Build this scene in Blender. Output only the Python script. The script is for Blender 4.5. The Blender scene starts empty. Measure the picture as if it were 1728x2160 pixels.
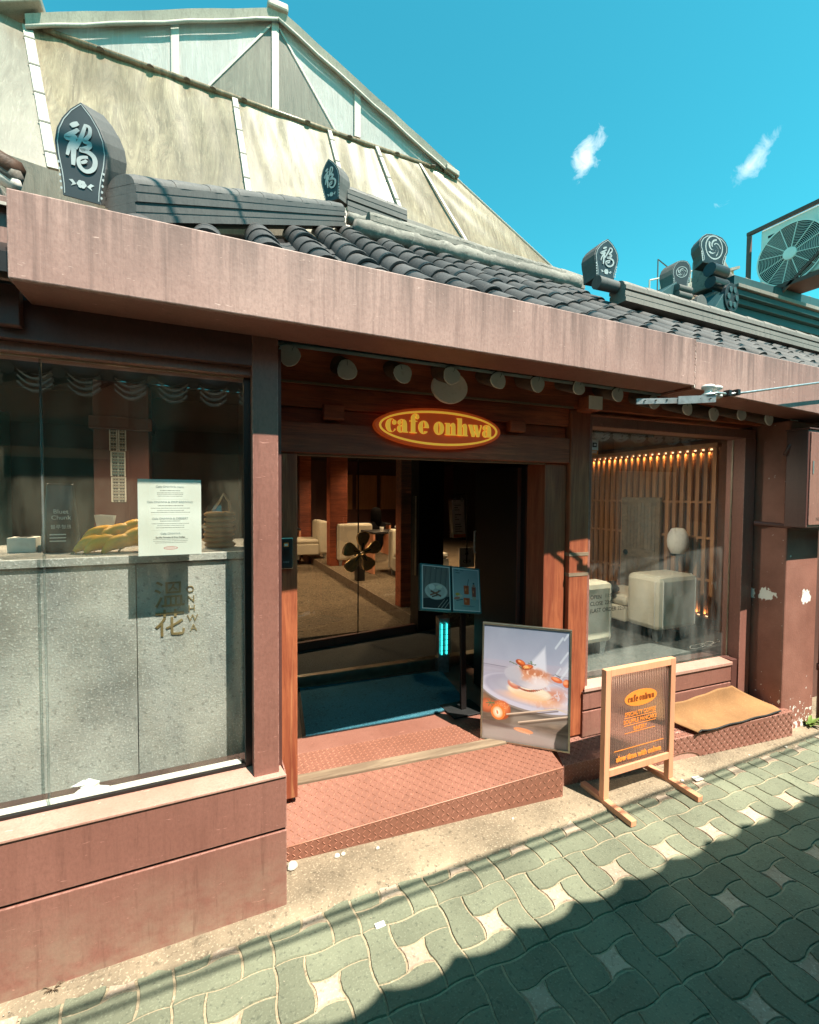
import bpy, math, random
import numpy as np
from mathutils import Vector, Matrix
random.seed(7); RNG = np.random.default_rng(7)
S = bpy.context.scene; COL = S.collection
R = math.radians; PI = math.pi
# ------------------------------------------------------------------ camera
yaw, pitch, roll = .420483, .0347695, .00695207
B = np.array([[1, 0, 0], [0, 0, -1], [0, 1, 0]], float)
cy, sy = math.cos(yaw), math.sin(yaw); cp, sp = math.cos(pitch), math.sin(pitch); cr, sr = math.cos(roll), math.sin(roll)
M = np.array([[cr, -sr, 0], [sr, cr, 0], [0, 0, 1]]) @ np.array([[1, 0, 0], [0, cp, -sp], [0, sp, cp]]) @ B @ np.array([[cy, -sy, 0], [sy, cy, 0], [0, 0, 1]])
cam = bpy.data.objects.new('camera', bpy.data.cameras.new('camera')); COL.objects.link(cam)
mw = Matrix.Identity(4)
for i in range(3):
    mw[i][0] = M[0][i]; mw[i][1] = -M[1][i]; mw[i][2] = -M[2][i]
mw.translation = (-.314, -1.945, 1.75)
cam.matrix_world = mw
cam.data.sensor_fit = 'VERTICAL'; cam.data.sensor_height = 24; cam.data.lens = 24 * 972.706 / 2160
cam.data.clip_start = .02; cam.data.clip_end = 2000
S.camera = cam
# ------------------------------------------------------------------ light
SUN = Vector((-.2, .53, -1)).normalized()
sun = bpy.data.objects.new('sun', bpy.data.lights.new('sun', 'SUN')); COL.objects.link(sun)
sun.rotation_euler = SUN.to_track_quat('-Z', 'Y').to_euler(); sun.location = (3, -8, 15)
sun.data.energy = 5.0; sun.data.angle = R(.53); sun.data.color = (1, .91, .77)
W = bpy.data.worlds.new('World'); S.world = W; W.use_nodes = True
wn, wl = W.node_tree.nodes, W.node_tree.links
bg = wn['Background']; bg.inputs[1].default_value = .122
sky = wn.new('ShaderNodeTexSky'); sky.sky_type = 'NISHITA'; sky.sun_disc = False
sky.sun_elevation = math.asin(-SUN.z); sky.sun_rotation = math.atan2(-SUN.x, -SUN.y)
sky.air_density = 1.0; sky.dust_density = .6; sky.ozone_density = 2.0
tint = wn.new('ShaderNodeMix'); tint.data_type = 'RGBA'; tint.blend_type = 'MULTIPLY'; tint.inputs[0].default_value = 1
tint.inputs[7].default_value = (.19, 1.04, .81, 1)
wl.new(sky.outputs[0], tint.inputs[6])
# two small wisps of cloud, fixed in the sky
tc = wn.new('ShaderNodeTexCoord')
def wmath(op, a, b=None, c=None):
    n = wn.new('ShaderNodeMath'); n.operation = op
    for i, v in enumerate((a, b, c)):
        if v is None: continue
        if isinstance(v, (int, float)): n.inputs[i].default_value = v
        else: wl.new(v, n.inputs[i])
    return n.outputs[0]
def cloud(d, axis, w, h, thr):
    d = Vector(d).normalized(); right = d.cross(Vector((0, 0, 1))).normalized(); up = right.cross(d)
    ax = (right * math.cos(axis) + up * math.sin(axis)); ay = (-right * math.sin(axis) + up * math.cos(axis))
    def dot(v):
        n = wn.new('ShaderNodeVectorMath'); n.operation = 'DOT_PRODUCT'; wl.new(tc.outputs['Generated'], n.inputs[0]); n.inputs[1].default_value = v
        return n.outputs['Value']
    x = wmath('DIVIDE', dot(ax), w); y = wmath('DIVIDE', dot(ay), h); f = wmath('GREATER_THAN', dot(d), .5)
    r = wmath('SQRT', wmath('ADD', wmath('MULTIPLY', x, x), wmath('MULTIPLY', y, y)))
    m = wmath('MULTIPLY', wmath('SUBTRACT', 1.0, r), f)
    no = wn.new('ShaderNodeTexNoise'); no.inputs['Scale'].default_value = 34; no.inputs['Detail'].default_value = 7; no.inputs['Roughness'].default_value = .62; no.inputs['Distortion'].default_value = .6
    wl.new(tc.outputs['Generated'], no.inputs['Vector'])
    s = wmath('ADD', wmath('MULTIPLY', m, .62), no.outputs['Fac'])
    mr = wn.new('ShaderNodeMapRange'); mr.inputs[1].default_value = thr; mr.inputs[2].default_value = thr + .62; wl.new(s, mr.inputs[0])
    return wmath('MULTIPLY', mr.outputs[0], wmath('GREATER_THAN', m, 0))
c1 = cloud((.579, .590, .562), R(60), .062, .036, .76)
c2 = cloud((.748, .440, .494), R(48), .090, .030, .82)
cl = wmath('MINIMUM', wmath('ADD', c1, wmath('MULTIPLY', c2, .7)), 1)
cm = wn.new('ShaderNodeMix'); cm.data_type = 'RGBA'; wl.new(cl, cm.inputs[0]); wl.new(tint.outputs[2], cm.inputs[6]); cm.inputs[7].default_value = (6.6, 6.6, 6.3, 1)
wl.new(cm.outputs[2], bg.inputs[0])
S.view_settings.view_transform = 'Standard'; S.view_settings.look = 'None'; S.view_settings.exposure = 1.27; S.view_settings.gamma = 1
S.render.engine = 'CYCLES'
S.cycles.max_bounces = 8; S.cycles.transparent_max_bounces = 16; S.cycles.caustics_reflective = False; S.cycles.caustics_refractive = False
S.cycles.use_denoising = True

# ------------------------------------------------------------------ materials
def lin(r, g, b):
    f = lambda c: (c / 255 / 12.92) if c / 255 <= .04045 else ((c / 255 + .055) / 1.055) ** 2.4
    return (f(r), f(g), f(b))
class Mt:
    def __init__(s, name):
        s.m = bpy.data.materials.new(name); s.m.use_nodes = True
        s.n = s.m.node_tree.nodes; s.l = s.m.node_tree.links; s.b = s.n['Principled BSDF']; s.out = s.n['Material Output']
        g = s.n.new('ShaderNodeNewGeometry'); s.pos = g.outputs['Position']; s.ptn = g.outputs['Pointiness']
    def noise(s, scale, st=(1, 1, 1), detail=5, rough=.6, dist=0, vec=None):
        mp = s.n.new('ShaderNodeMapping'); mp.inputs['Scale'].default_value = st; s.l.new(vec or s.pos, mp.inputs[0])
        t = s.n.new('ShaderNodeTexNoise'); t.inputs['Scale'].default_value = scale; t.inputs['Detail'].default_value = detail
        t.inputs['Roughness'].default_value = rough; t.inputs['Distortion'].default_value = dist; s.l.new(mp.outputs[0], t.inputs[0]); return t.outputs['Fac']
    def ramp(s, fac, stops):
        r = s.n.new('ShaderNodeValToRGB'); e = r.color_ramp.elements
        while len(e) < len(stops): e.new(.5)
        for k, (p, c) in enumerate(stops): e[k].position = p; e[k].color = (*c, 1) if len(c) == 3 else c
        s.l.new(fac, r.inputs[0]); return r.outputs[0]
    def mix(s, fac, a, b, mode='MIX'):
        m = s.n.new('ShaderNodeMix'); m.data_type = 'RGBA'; m.blend_type = mode
        for i, v in ((0, fac), (6, a), (7, b)):
            if isinstance(v, (int, float)): m.inputs[i].default_value = v
            elif isinstance(v, tuple): m.inputs[i].default_value = (*v[:3], 1)
            else: s.l.new(v, m.inputs[i])
        return m.outputs[2]
    def math(s, op, a, b):
        m = s.n.new('ShaderNodeMath'); m.operation = op
        for i, v in enumerate((a, b)):
            if isinstance(v, (int, float)): m.inputs[i].default_value = v
            else: s.l.new(v, m.inputs[i])
        return m.outputs[0]
    def rnd(s, col, amt):
        o = s.n.new('ShaderNodeObjectInfo'); h = s.n.new('ShaderNodeHueSaturation')
        v = s.math('ADD', s.math('MULTIPLY', o.outputs['Random'], amt * 2), 1 - amt)
        s.l.new(v, h.inputs['Value']); s.l.new(col, h.inputs['Color']); return h.outputs[0]
    def bump(s, h, st=.3, d=.01):
        b = s.n.new('ShaderNodeBump'); b.inputs['Strength'].default_value = st; b.inputs['Distance'].default_value = d
        s.l.new(h, b.inputs['Height']); s.l.new(b.outputs[0], s.b.inputs['Normal'])
    def set(s, col=None, rough=None, metal=None, spec=None):
        for k, v in (('Base Color', col), ('Roughness', rough), ('Metallic', metal), ('Specular IOR Level', spec)):
            if v is None: continue
            if isinstance(v, (int, float)): s.b.inputs[k].default_value = v
            elif isinstance(v, tuple): s.b.inputs[k].default_value = (*v[:3], 1)
            else: s.l.new(v, s.b.inputs[k])
        return s.m
def dk(c, k): return tuple(x * k for x in c)
def M_flat(name, c, rough=.5, metal=0, var=.18, sc=14, spec=.5):
    t = Mt(name); n = t.noise(sc, detail=4); return t.set(t.ramp(n, [(.3, dk(c, 1 - var)), (.7, dk(c, 1 + var))]), rough, metal, spec)
def M_painted(name, c, fade, rough=.5, streak=.6, scratch=True, drip=None, dust=None, edge=False):
    t = Mt(name)
    big = t.noise(1.6, (1, 1, .6), 4); st = t.noise(9, (3.2, 3.2, .16), 5, .65); fine = t.noise(120, (1, 1, .5), 3)
    col = t.mix(t.ramp(big, [(.35, (0, 0, 0)), (.7, (1, 1, 1))]), c, fade)
    col = t.mix(t.math('MULTIPLY', t.ramp(st, [(.52, (0, 0, 0)), (.72, (1, 1, 1))]), streak), col, dk(c, .62))
    col = t.mix(t.math('MULTIPLY', t.ramp(t.noise(14, (2.6, 2.6, .2), 4), [(.6, (0, 0, 0)), (.75, (1, 1, 1))]), streak * .5), col, dk(fade, 1.22))
    col = t.mix(t.math('MULTIPLY', t.ramp(fine, [(.42, (0, 0, 0)), (.68, (1, 1, 1))]), .42), col, dk(c, .72))
    col = t.mix(t.math('MULTIPLY', t.ramp(t.noise(17, (2.4, 2.4, .10), 6, .75, .4), [(.54, (0, 0, 0)), (.74, (1, 1, 1))]), t.math('MULTIPLY', t.ramp(t.noise(2.2, (1, 1, .3), 4), [(.42, (0, 0, 0)), (.62, (1, 1, 1))]), streak * .8)), col, dk(c, .5))
    col = t.mix(t.math('MULTIPLY', t.ramp(t.noise(70, detail=5, rough=.7), [(.63, (0, 0, 0)), (.72, (1, 1, 1))]), .35), col, dk(fade, 1.25))
    if drip or dust:
        sx_ = t.n.new('ShaderNodeSeparateXYZ'); t.l.new(t.pos, sx_.inputs[0])
        def ramp_z(a, b_):
            m_ = t.n.new('ShaderNodeMapRange'); m_.inputs[1].default_value = a; m_.inputs[2].default_value = b_; t.l.new(sx_.outputs[2], m_.inputs[0]); return m_.outputs[0]
        if drip:
            dn = t.noise(9, (2.0, 2.0, .05), 6, .75); col = t.mix(t.math('MULTIPLY', t.math('MULTIPLY', ramp_z(*drip), t.ramp(dn, [(.40, (0, 0, 0)), (.58, (1, 1, 1))])), .95), col, dk(c, .42))
        if dust:
            dn = t.noise(7, (1, 1, 1.6), 6, .7); col = t.mix(t.math('MULTIPLY', ramp_z(*dust), t.ramp(dn, [(.36, (0, 0, 0)), (.66, (1, 1, 1))])), col, (.30, .215, .16))
            sp = t.noise(11, (2.4, 2.4, .22), 5, .7); col = t.mix(t.math('MULTIPLY', t.ramp(sp, [(.57, (0, 0, 0)), (.70, (1, 1, 1))]), .55), col, dk(c, .55))
    if scratch:
        w = t.noise(60, (.35, 1, 2.3), 2, .4, 1.5)
        col = t.mix(t.math('MULTIPLY', t.ramp(w, [(.735, (0, 0, 0)), (.76, (1, 1, 1))]), .5), col, tuple(min(.8, x * 1.9 + .05) for x in fade))
    if edge:
        bv = t.n.new('ShaderNodeBevel'); bv.samples = 4; bv.inputs[0].default_value = .007; ge = t.n.new('ShaderNodeNewGeometry'); dt = t.n.new('ShaderNodeVectorMath'); dt.operation = 'DOT_PRODUCT'; t.l.new(bv.outputs[0], dt.inputs[0]); t.l.new(ge.outputs['Normal'], dt.inputs[1])
        em = t.ramp(t.math('SUBTRACT', 1.0, dt.outputs['Value']), [(.01, (0, 0, 0)), (.12, (1, 1, 1))]); col = t.mix(t.math('MULTIPLY', em, t.ramp(t.noise(38, detail=5, rough=.7), [(.42, (0, 0, 0)), (.60, (1, 1, 1))])), col, tuple(min(.75, x * 1.5 + .10) for x in fade))
    t.bump(t.math('ADD', t.noise(45, (1, 1, 1), 5), t.math('MULTIPLY', t.noise(4, detail=3), 2.5)), .18, .005)
    return t.set(col, rough)
def M_wood(name, c1, c2, axis='x', rough=.55, sc=7, worn=None):
    t = Mt(name); st = {'x': (.18, 1.6, 2.4), 'z': (2.2, 1.6, .14), 'y': (1.6, .18, 2.2)}[axis]
    n = t.noise(sc, st, 7, .68, 1.2); f = t.noise(sc * 7, st, 4, .6, .3); big = t.noise(2.2, (1, 1, 1), 4)
    col = t.ramp(n, [(.32, c1), (.5, tuple((a + b) / 2 for a, b in zip(c1, c2))), (.68, c2)])
    col = t.mix(t.math('MULTIPLY', t.ramp(f, [(.5, (0, 0, 0)), (.68, (1, 1, 1))]), .6), col, dk(c1, .85))
    col = t.mix(t.math('MULTIPLY', t.ramp(big, [(.42, (0, 0, 0)), (.62, (1, 1, 1))]), .4), col, dk(c1, 1.0))
    if worn:
        col = t.mix(t.ramp(t.noise(5, st, 6, .7, .8), [(.60, (0, 0, 0)), (.72, (.8, .8, .8))]), col, worn)
    t.bump(f, .35, .004); return t.set(t.rnd(col, .12), rough)
def M_stone(name, c, speck=(.8, .8, .8), dark=(.05, .05, .05), rough=.85, rnd=0, bump=.5, sfac=.5, sc=170, big=.3):
    t = Mt(name); n = t.noise(2.3, detail=6); s = t.noise(sc, detail=3, rough=.55); s2 = t.noise(sc * .45, detail=3)
    col = t.ramp(n, [(.3, dk(c, 1 - big)), (.7, dk(c, 1 + big * .6))])
    col = t.mix(t.math('MULTIPLY', t.ramp(s, [(.56, (0, 0, 0)), (.66, (1, 1, 1))]), sfac), col, speck)
    col = t.mix(t.math('MULTIPLY', t.ramp(s2, [(.32, (1, 1, 1)), (.43, (0, 0, 0))]), sfac), col, dark)
    if rnd: col = t.rnd(col, rnd)
    t.bump(s, bump, .003); return t.set(col, rough)
def M_emit(name, c, k):
    t = Mt(name); t.b.inputs['Emission Color'].default_value = (*c, 1); t.b.inputs['Emission Strength'].default_value = k; return t.set(c)
def M_glass(name, tint=(1, 1, 1), ior=1.5, rough=0.0, haze=0.0, hcol=(.6, .55, .4)):
    t = Mt(name); n, l = t.n, t.l
    tr = n.new('ShaderNodeBsdfTransparent'); tr.inputs[0].default_value = (*tint, 1)
    gl = n.new('ShaderNodeBsdfGlossy'); gl.inputs['Roughness'].default_value = rough
    lw = n.new('ShaderNodeLayerWeight'); lw.inputs[0].default_value = .5; f0 = ((ior - 1) / (ior + 1)) ** 2
    fr = t.math('ADD', t.math('MULTIPLY', t.math('POWER', lw.outputs['Facing'], 4.5), 1 - f0), f0)
    gg = n.new('ShaderNodeNewGeometry'); fr = t.math('MULTIPLY', fr, t.math('SUBTRACT', 1.0, gg.outputs['Backfacing']))
    mx = n.new('ShaderNodeMixShader'); l.new(fr, mx.inputs[0]); l.new(tr.outputs[0], mx.inputs[1]); l.new(gl.outputs[0], mx.inputs[2])
    if haze:
        df = n.new('ShaderNodeBsdfDiffuse'); df.inputs[0].default_value = (*hcol, 1); m2 = n.new('ShaderNodeMixShader')
        l.new(t.math('MULTIPLY', t.ramp(t.noise(3, (2, 2, .6), 6), [(.4, (0, 0, 0)), (.8, (1, 1, 1))]), haze), m2.inputs[0]); l.new(mx.outputs[0], m2.inputs[1]); l.new(df.outputs[0], m2.inputs[2]); mx = m2
    l.new(mx.outputs[0], t.out.inputs[0]); return t.m

m_fascia = M_painted('faded_brown_fascia_paint', (.30, .172, .145), (.43, .275, .235), .55, .9, True, drip=(2.42, 2.72), edge=True)
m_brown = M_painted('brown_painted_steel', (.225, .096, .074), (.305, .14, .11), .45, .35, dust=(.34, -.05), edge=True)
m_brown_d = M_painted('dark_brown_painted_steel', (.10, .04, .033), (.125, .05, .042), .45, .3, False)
m_sill = M_painted('sun_bleached_sill_paint', (.42, .22, .17), (.55, .36, .30), .5, .3)
m_wood = M_wood('red_stained_timber', (.19, .042, .02), (.62, .16, .065), 'x')
m_woodz = M_wood('red_stained_post_timber', (.20, .042, .02), (.46, .145, .062), 'z', worn=(.58, .29, .13))
m_woodlow = M_wood('weathered_threshold_timber', (.15, .10, .065), (.32, .24, .16), 'x', .8)
m_rafter = M_wood('dark_rafter_timber', (.05, .025, .015), (.14, .07, .04), 'y')
m_white = M_stone('white_rafter_paint', (.90, .86, .80), (.92, .88, .82), (.6, .52, .44), .8, .06, .25, .35, 60, .12)
m_plaster = M_stone('white_plaster', (.78, .75, .69), (.82, .8, .75), (.5, .44, .38), .9, 0, .3, .3, 50, .15)
m_tile = M_stone('grey_clay_roof_tile', (.062, .057, .057), (.13, .12, .115), (.022, .021, .022), .6, .26, .3, .45, 70, .45)
m_ridge = M_painted('grey_ridge_tile_glaze', (.085, .08, .078), (.135, .126, .118), .6, .5, False)
m_mortar = M_stone('weathered_mortar', (.23, .21, .185), (.36, .33, .29), (.07, .065, .06), .95, 0, .9, .5, 40, .4)
m_flash = M_painted('grey_weathered_flashing', (.19, .165, .145), (.27, .235, .205), .6, .7, False)
m_black = M_flat('black_glazed_tile', (.022, .026, .03), .35, 0, .3, 6)
m_brass_d = M_flat('tarnished_brass', (.26, .185, .08), .45, .2)
m_silver = M_flat('silver_paint', (.30, .345, .35), .45)
m_dark = M_flat('near_black_lacquer', (.010, .008, .008), .4)
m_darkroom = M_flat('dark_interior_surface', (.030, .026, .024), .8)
m_plate = M_painted('orange_brown_checker_plate_paint', (.215, .088, .058), (.295, .128, .09), .5, .45, edge=True)
m_tread = M_painted('worn_tread_paint', (.37, .155, .10), (.50, .25, .175), .45, .25); m_tread2 = M_painted('worn_brown_tread_paint', (.31, .15, .115), (.42, .24, .19), .45, .25)
m_plate2 = M_painted('brown_checker_plate_paint', (.225, .092, .066), (.31, .145, .11), .5, .35, edge=True)
m_concrete = M_stone('grey_counter_concrete', (.41, .40, .375), (.68, .67, .64), (.15, .148, .14), .85, 0, .8, .6, 120, .55)
m_strip = M_stone('sandy_concrete', (.275, .215, .148), (.46, .375, .27), (.085, .066, .045), .95, 0, 1.2, .62, 105, .55); m_grit = M_stone('grit', (.36, .31, .24), (.5, .45, .38), (.15, .12, .09), .9)
m_green = M_stone('green_paver', (.168, .182, .126), (.26, .275, .20), (.05, .06, .046), .9, .13, .8, .5, 130, .3)
m_beige = M_stone('beige_star_paver', (.43, .335, .255), (.58, .48, .38), (.16, .12, .09), .9, .10, .9, .6, 95, .4)
m_sand = M_stone('joint_sand', (.36, .29, .195), (.55, .45, .32), (.12, .09, .06), 1, 0, .8, .6, 120, .3)
m_pane = M_glass('window_glass', (.95, .98, .97), 2.1)
m_pane_hazed = M_glass('hazed_window_glass', (.95, .98, .97), 2.1, 0, .11, (.62, .64, .60))  # grey diffuse haze puts pale reflections into the glass, plus a little dust
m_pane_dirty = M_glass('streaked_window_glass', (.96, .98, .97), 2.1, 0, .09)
m_seam = M_glass('silicone_seam', (.75, .8, .78), 1.5, .3, .35, (.6, .62, .58))
m_alu = M_flat('brushed_aluminium', (.55, .5, .4), .35, 1.0, .15)
m_steel = M_flat('galvanised_steel', (.42, .45, .46), .4, .8, .25, 30)
m_carpet = M_stone('speckled_interior_carpet', (.15, .11, .068), (.34, .27, .18), (.035, .025, .015), 1, 0, .6, .95, 48, .3)
m_carpet_d = M_stone('dark_speckled_carpet', (.10, .105, .10), (.22, .22, .2), (.02, .02, .02), 1, 0, .6, .7, 140, .2)
m_mat = M_stone('blue_loop_door_mat', (.03, .15, .21), (.10, .28, .34), (.008, .045, .065), 1, 0, .9, .75, 130, .3)
m_matbr = M_stone('brown_worn_mat', (.33, .17, .07), (.42, .24, .12), (.22, .12, .06), .95, 0, .6, .25, 90, .35)
m_rubber = M_flat('black_rubber', (.012, .013, .014), .6)
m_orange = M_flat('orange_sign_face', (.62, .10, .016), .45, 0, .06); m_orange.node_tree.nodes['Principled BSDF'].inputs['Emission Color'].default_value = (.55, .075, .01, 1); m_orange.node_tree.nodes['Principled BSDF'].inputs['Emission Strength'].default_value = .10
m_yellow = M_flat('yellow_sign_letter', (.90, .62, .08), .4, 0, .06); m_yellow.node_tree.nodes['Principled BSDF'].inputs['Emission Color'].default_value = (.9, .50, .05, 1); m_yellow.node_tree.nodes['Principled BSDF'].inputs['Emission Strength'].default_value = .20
m_cream = M_flat('cream_leather', (.66, .60, .47), .5, 0, .08, 5)
m_frame_or = M_wood('orange_oak_frame', (.70, .30, .17), (.76, .36, .21), 'z', .5, 4)
m_print_or = M_flat('orange_print', (.85, .26, .04), .5, 0, .05)
m_print_br = M_flat('dark_brown_print', (.22, .05, .01), .5, 0, .05)
m_print_bk = M_flat('black_print', (.012, .012, .012), .5)
m_print_wh = M_flat('white_print', (.75, .75, .72), .5, 0, .05)
m_paper = M_flat('white_paper', (.80, .80, .76), .6, 0, .04)
m_gold = M_flat('brushed_brass', (.92, .66, .32), .28, 1.0, .15, 40)
m_slat = M_wood('warm_slat_timber', (.34, .16, .075), (.52, .27, .13), 'z')
m_slatback = M_flat('slat_wall_back_board', (.10, .035, .014), .7)
m_teal = M_flat('teal_fridge_panel', (.03, .15, .17), .4)
m_banana = M_stone('ripe_banana_skin', (.98, .46, .012), (.98, .55, .04), (.12, .06, .01), .5, .08, .1, .25, 30, .12)
m_stem = M_flat('banana_stem', (.10, .07, .02), .7)
m_bag = M_flat('dark_navy_coffee_bag', (.010, .025, .032), .35, 0, .3, 20)
m_leaf = M_flat('weed_leaf', (.16, .24, .05), .6, 0, .3)
m_pebble = M_stone('pale_pebble', (.6, .57, .5), (.75, .72, .66), (.3, .27, .22), .85, .15, .4, .4, 50, .2)
m_cable = M_flat('black_cable_sheath', (.015, .015, .016), .6)
m_porc = M_flat('white_porcelain', (.78, .77, .72), .2, 0, .05)
m_acw = M_flat('grey_white_ac_paint', (.86, .80, .72), .45, 0, .08, 4)
m_acd = M_flat('dark_fan_cavity', (.008, .008, .009), .8)
m_rust = M_painted('rust_brown_angle_steel', (.13, .055, .04), (.17, .075, .055), .6, .4, False)
m_tealwood = M_painted('dark_teal_painted_boards', (.014, .058, .068), (.02, .075, .085), .6, .4, False)
m_oppwall = M_painted('pink_brown_wall_paint', (.55, .34, .26), (.62, .40, .31), .6, .4, False)
m_oppdark = M_flat('dark_shop_opening', (.02, .02, .022), .3)
m_warm = M_emit('warm_lamp', (1, .62, .28), 16)
m_led = M_emit('warm_led_strip', (1, .66, .34), 1.0)
m_uv = M_emit('cyan_uv_tube', (.05, .9, .85), .8)
m_skin = M_flat('skin', (.45, .25, .17), .6); m_hair = M_flat('black_hair', (.004, .0035, .0035), .9, spec=.05); m_cloth = M_flat('black_clothing', (.006, .006, .007), .95, spec=.05)

# wall with peeling paint
t = Mt('peeling_brown_wall_paint')
cb = t.mix(t.ramp(t.noise(3, detail=6), [(.35, (0, 0, 0)), (.7, (1, 1, 1))]), (.20, .078, .055), (.30, .13, .095))
sep = t.n.new('ShaderNodeSeparateXYZ'); t.l.new(t.pos, sep.inputs[0])
def blob(c, sc):
    v = t.n.new('ShaderNodeVectorMath'); v.operation = 'SUBTRACT'; t.l.new(t.pos, v.inputs[0]); v.inputs[1].default_value = c
    w_ = t.n.new('ShaderNodeVectorMath'); w_.operation = 'MULTIPLY'; t.l.new(v.outputs[0], w_.inputs[0]); w_.inputs[1].default_value = sc
    l_ = t.n.new('ShaderNodeVectorMath'); l_.operation = 'LENGTH'; t.l.new(w_.outputs[0], l_.inputs[0])
    return t.math('MAXIMUM', t.math('SUBTRACT', 1.0, l_.outputs['Value']), 0)
bl_ = t.math('MAXIMUM', blob((3.86, 0, 1.01), (9, 9, 13)), t.math('MAXIMUM', blob((3.585, .13, 1.02), (9, 11, 13)), blob((3.585, .22, 1.02), (9, 20, 16))))
band = t.math('MULTIPLY', bl_, .55)
low = t.math('MULTIPLY', t.math('MAXIMUM', t.math('SUBTRACT', .34, sep.outputs[2]), 0), .62)
pk = t.math('ADD', t.math('ADD', t.noise(20, (1.3, 1.3, 1), 6, .6), band), 0)
pk2 = t.math('ADD', t.noise(26, detail=4), low)
mask = t.math('MAXIMUM', t.ramp(pk, [(.70, (0, 0, 0)), (.715, (1, 1, 1))]), t.ramp(pk2, [(.705, (0, 0, 0)), (.725, (1, 1, 1))]))
cb = t.mix(mask, cb, (.75, .73, .68)); t.bump(t.math('SUBTRACT', t.noise(60, detail=4), mask), .4, .004)
m_peel = t.set(cb, .7)
# yellowed translucent vinyl sheeting
def vinyl(name, c, c2, alpha, tlw=.35):
    t = Mt(name); n, l = t.n, t.l
    st = t.noise(3.2, (3, 1, .40), 7, .72, 1.6); st2 = t.noise(17, (3.4, 1, .16), 5, .65, .8); b = t.noise(1.3, detail=4)
    col = t.ramp(st, [(.36, c), (.52, tuple((x + y) / 2 for x, y in zip(c, c2))), (.72, c2)])
    col = t.mix(t.math('MULTIPLY', t.ramp(st2, [(.55, (0, 0, 0)), (.7, (1, 1, 1))]), .5), col, tuple(min(.85, x * 1.35 + .05) for x in c2))
    col = t.mix(t.ramp(b, [(.35, (0, 0, 0)), (.7, (.7, .7, .7))]), col, dk(c, .72))
    df = n.new('ShaderNodeBsdfDiffuse'); l.new(col, df.inputs[0]); tl = n.new('ShaderNodeBsdfTranslucent'); l.new(col, tl.inputs[0])
    m1 = n.new('ShaderNodeMixShader'); m1.inputs[0].default_value = tlw; l.new(df.outputs[0], m1.inputs[1]); l.new(tl.outputs[0], m1.inputs[2])
    gl = n.new('ShaderNodeBsdfGlossy'); gl.inputs['Roughness'].default_value = .25; m2 = n.new('ShaderNodeMixShader'); m2.inputs[0].default_value = .06; l.new(m1.outputs[0], m2.inputs[1]); l.new(gl.outputs[0], m2.inputs[2])
    tr = n.new('ShaderNodeBsdfTransparent'); m3 = n.new('ShaderNodeMixShader'); m3.inputs[0].default_value = alpha; l.new(m2.outputs[0], m3.inputs[1]); l.new(tr.outputs[0], m3.inputs[2])
    bp = n.new('ShaderNodeBump'); bp.inputs['Strength'].default_value = .5; bp.inputs['Distance'].default_value = .07; l.new(t.math('ADD', st, t.math('MULTIPLY', st2, .25)), bp.inputs['Height']); l.new(bp.outputs[0], df.inputs['Normal'])
    l.new(m3.outputs[0], t.out.inputs[0]); return t.m
m_vin = vinyl('yellowed_vinyl_sheet', (.27, .205, .14), (.60, .47, .32), .03)
m_vin2 = vinyl('clear_vinyl_sheet', (.56, .53, .50), (.66, .63, .60), .16, .10)
m_vin3 = vinyl('grey_vinyl_sheet', (.26, .22, .17), (.40, .35, .28), .03)
m_clip = M_painted('white_batten', (.44, .41, .36), (.54, .50, .44), .6, .5, False)
m_capm = M_painted('grey_ridge_sheet', (.30, .27, .22), (.42, .38, .31), .6, .7, False)

# fluted glass for the board
t = Mt('fluted_glass'); gb = t.n.new('ShaderNodeBsdfGlass'); gb.inputs['Roughness'].default_value = .06; gb.inputs['IOR'].default_value = 1.3; gb.inputs[0].default_value = (.93, .9, .86, 1)
df = t.n.new('ShaderNodeBsdfDiffuse'); df.inputs[0].default_value = (.42, .30, .26, 1); mx = t.n.new('ShaderNodeMixShader'); mx.inputs[0].default_value = .17
t.l.new(gb.outputs[0], mx.inputs[1]); t.l.new(df.outputs[0], mx.inputs[2]); t.l.new(mx.outputs[0], t.out.inputs[0]); m_flute = t.m

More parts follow.
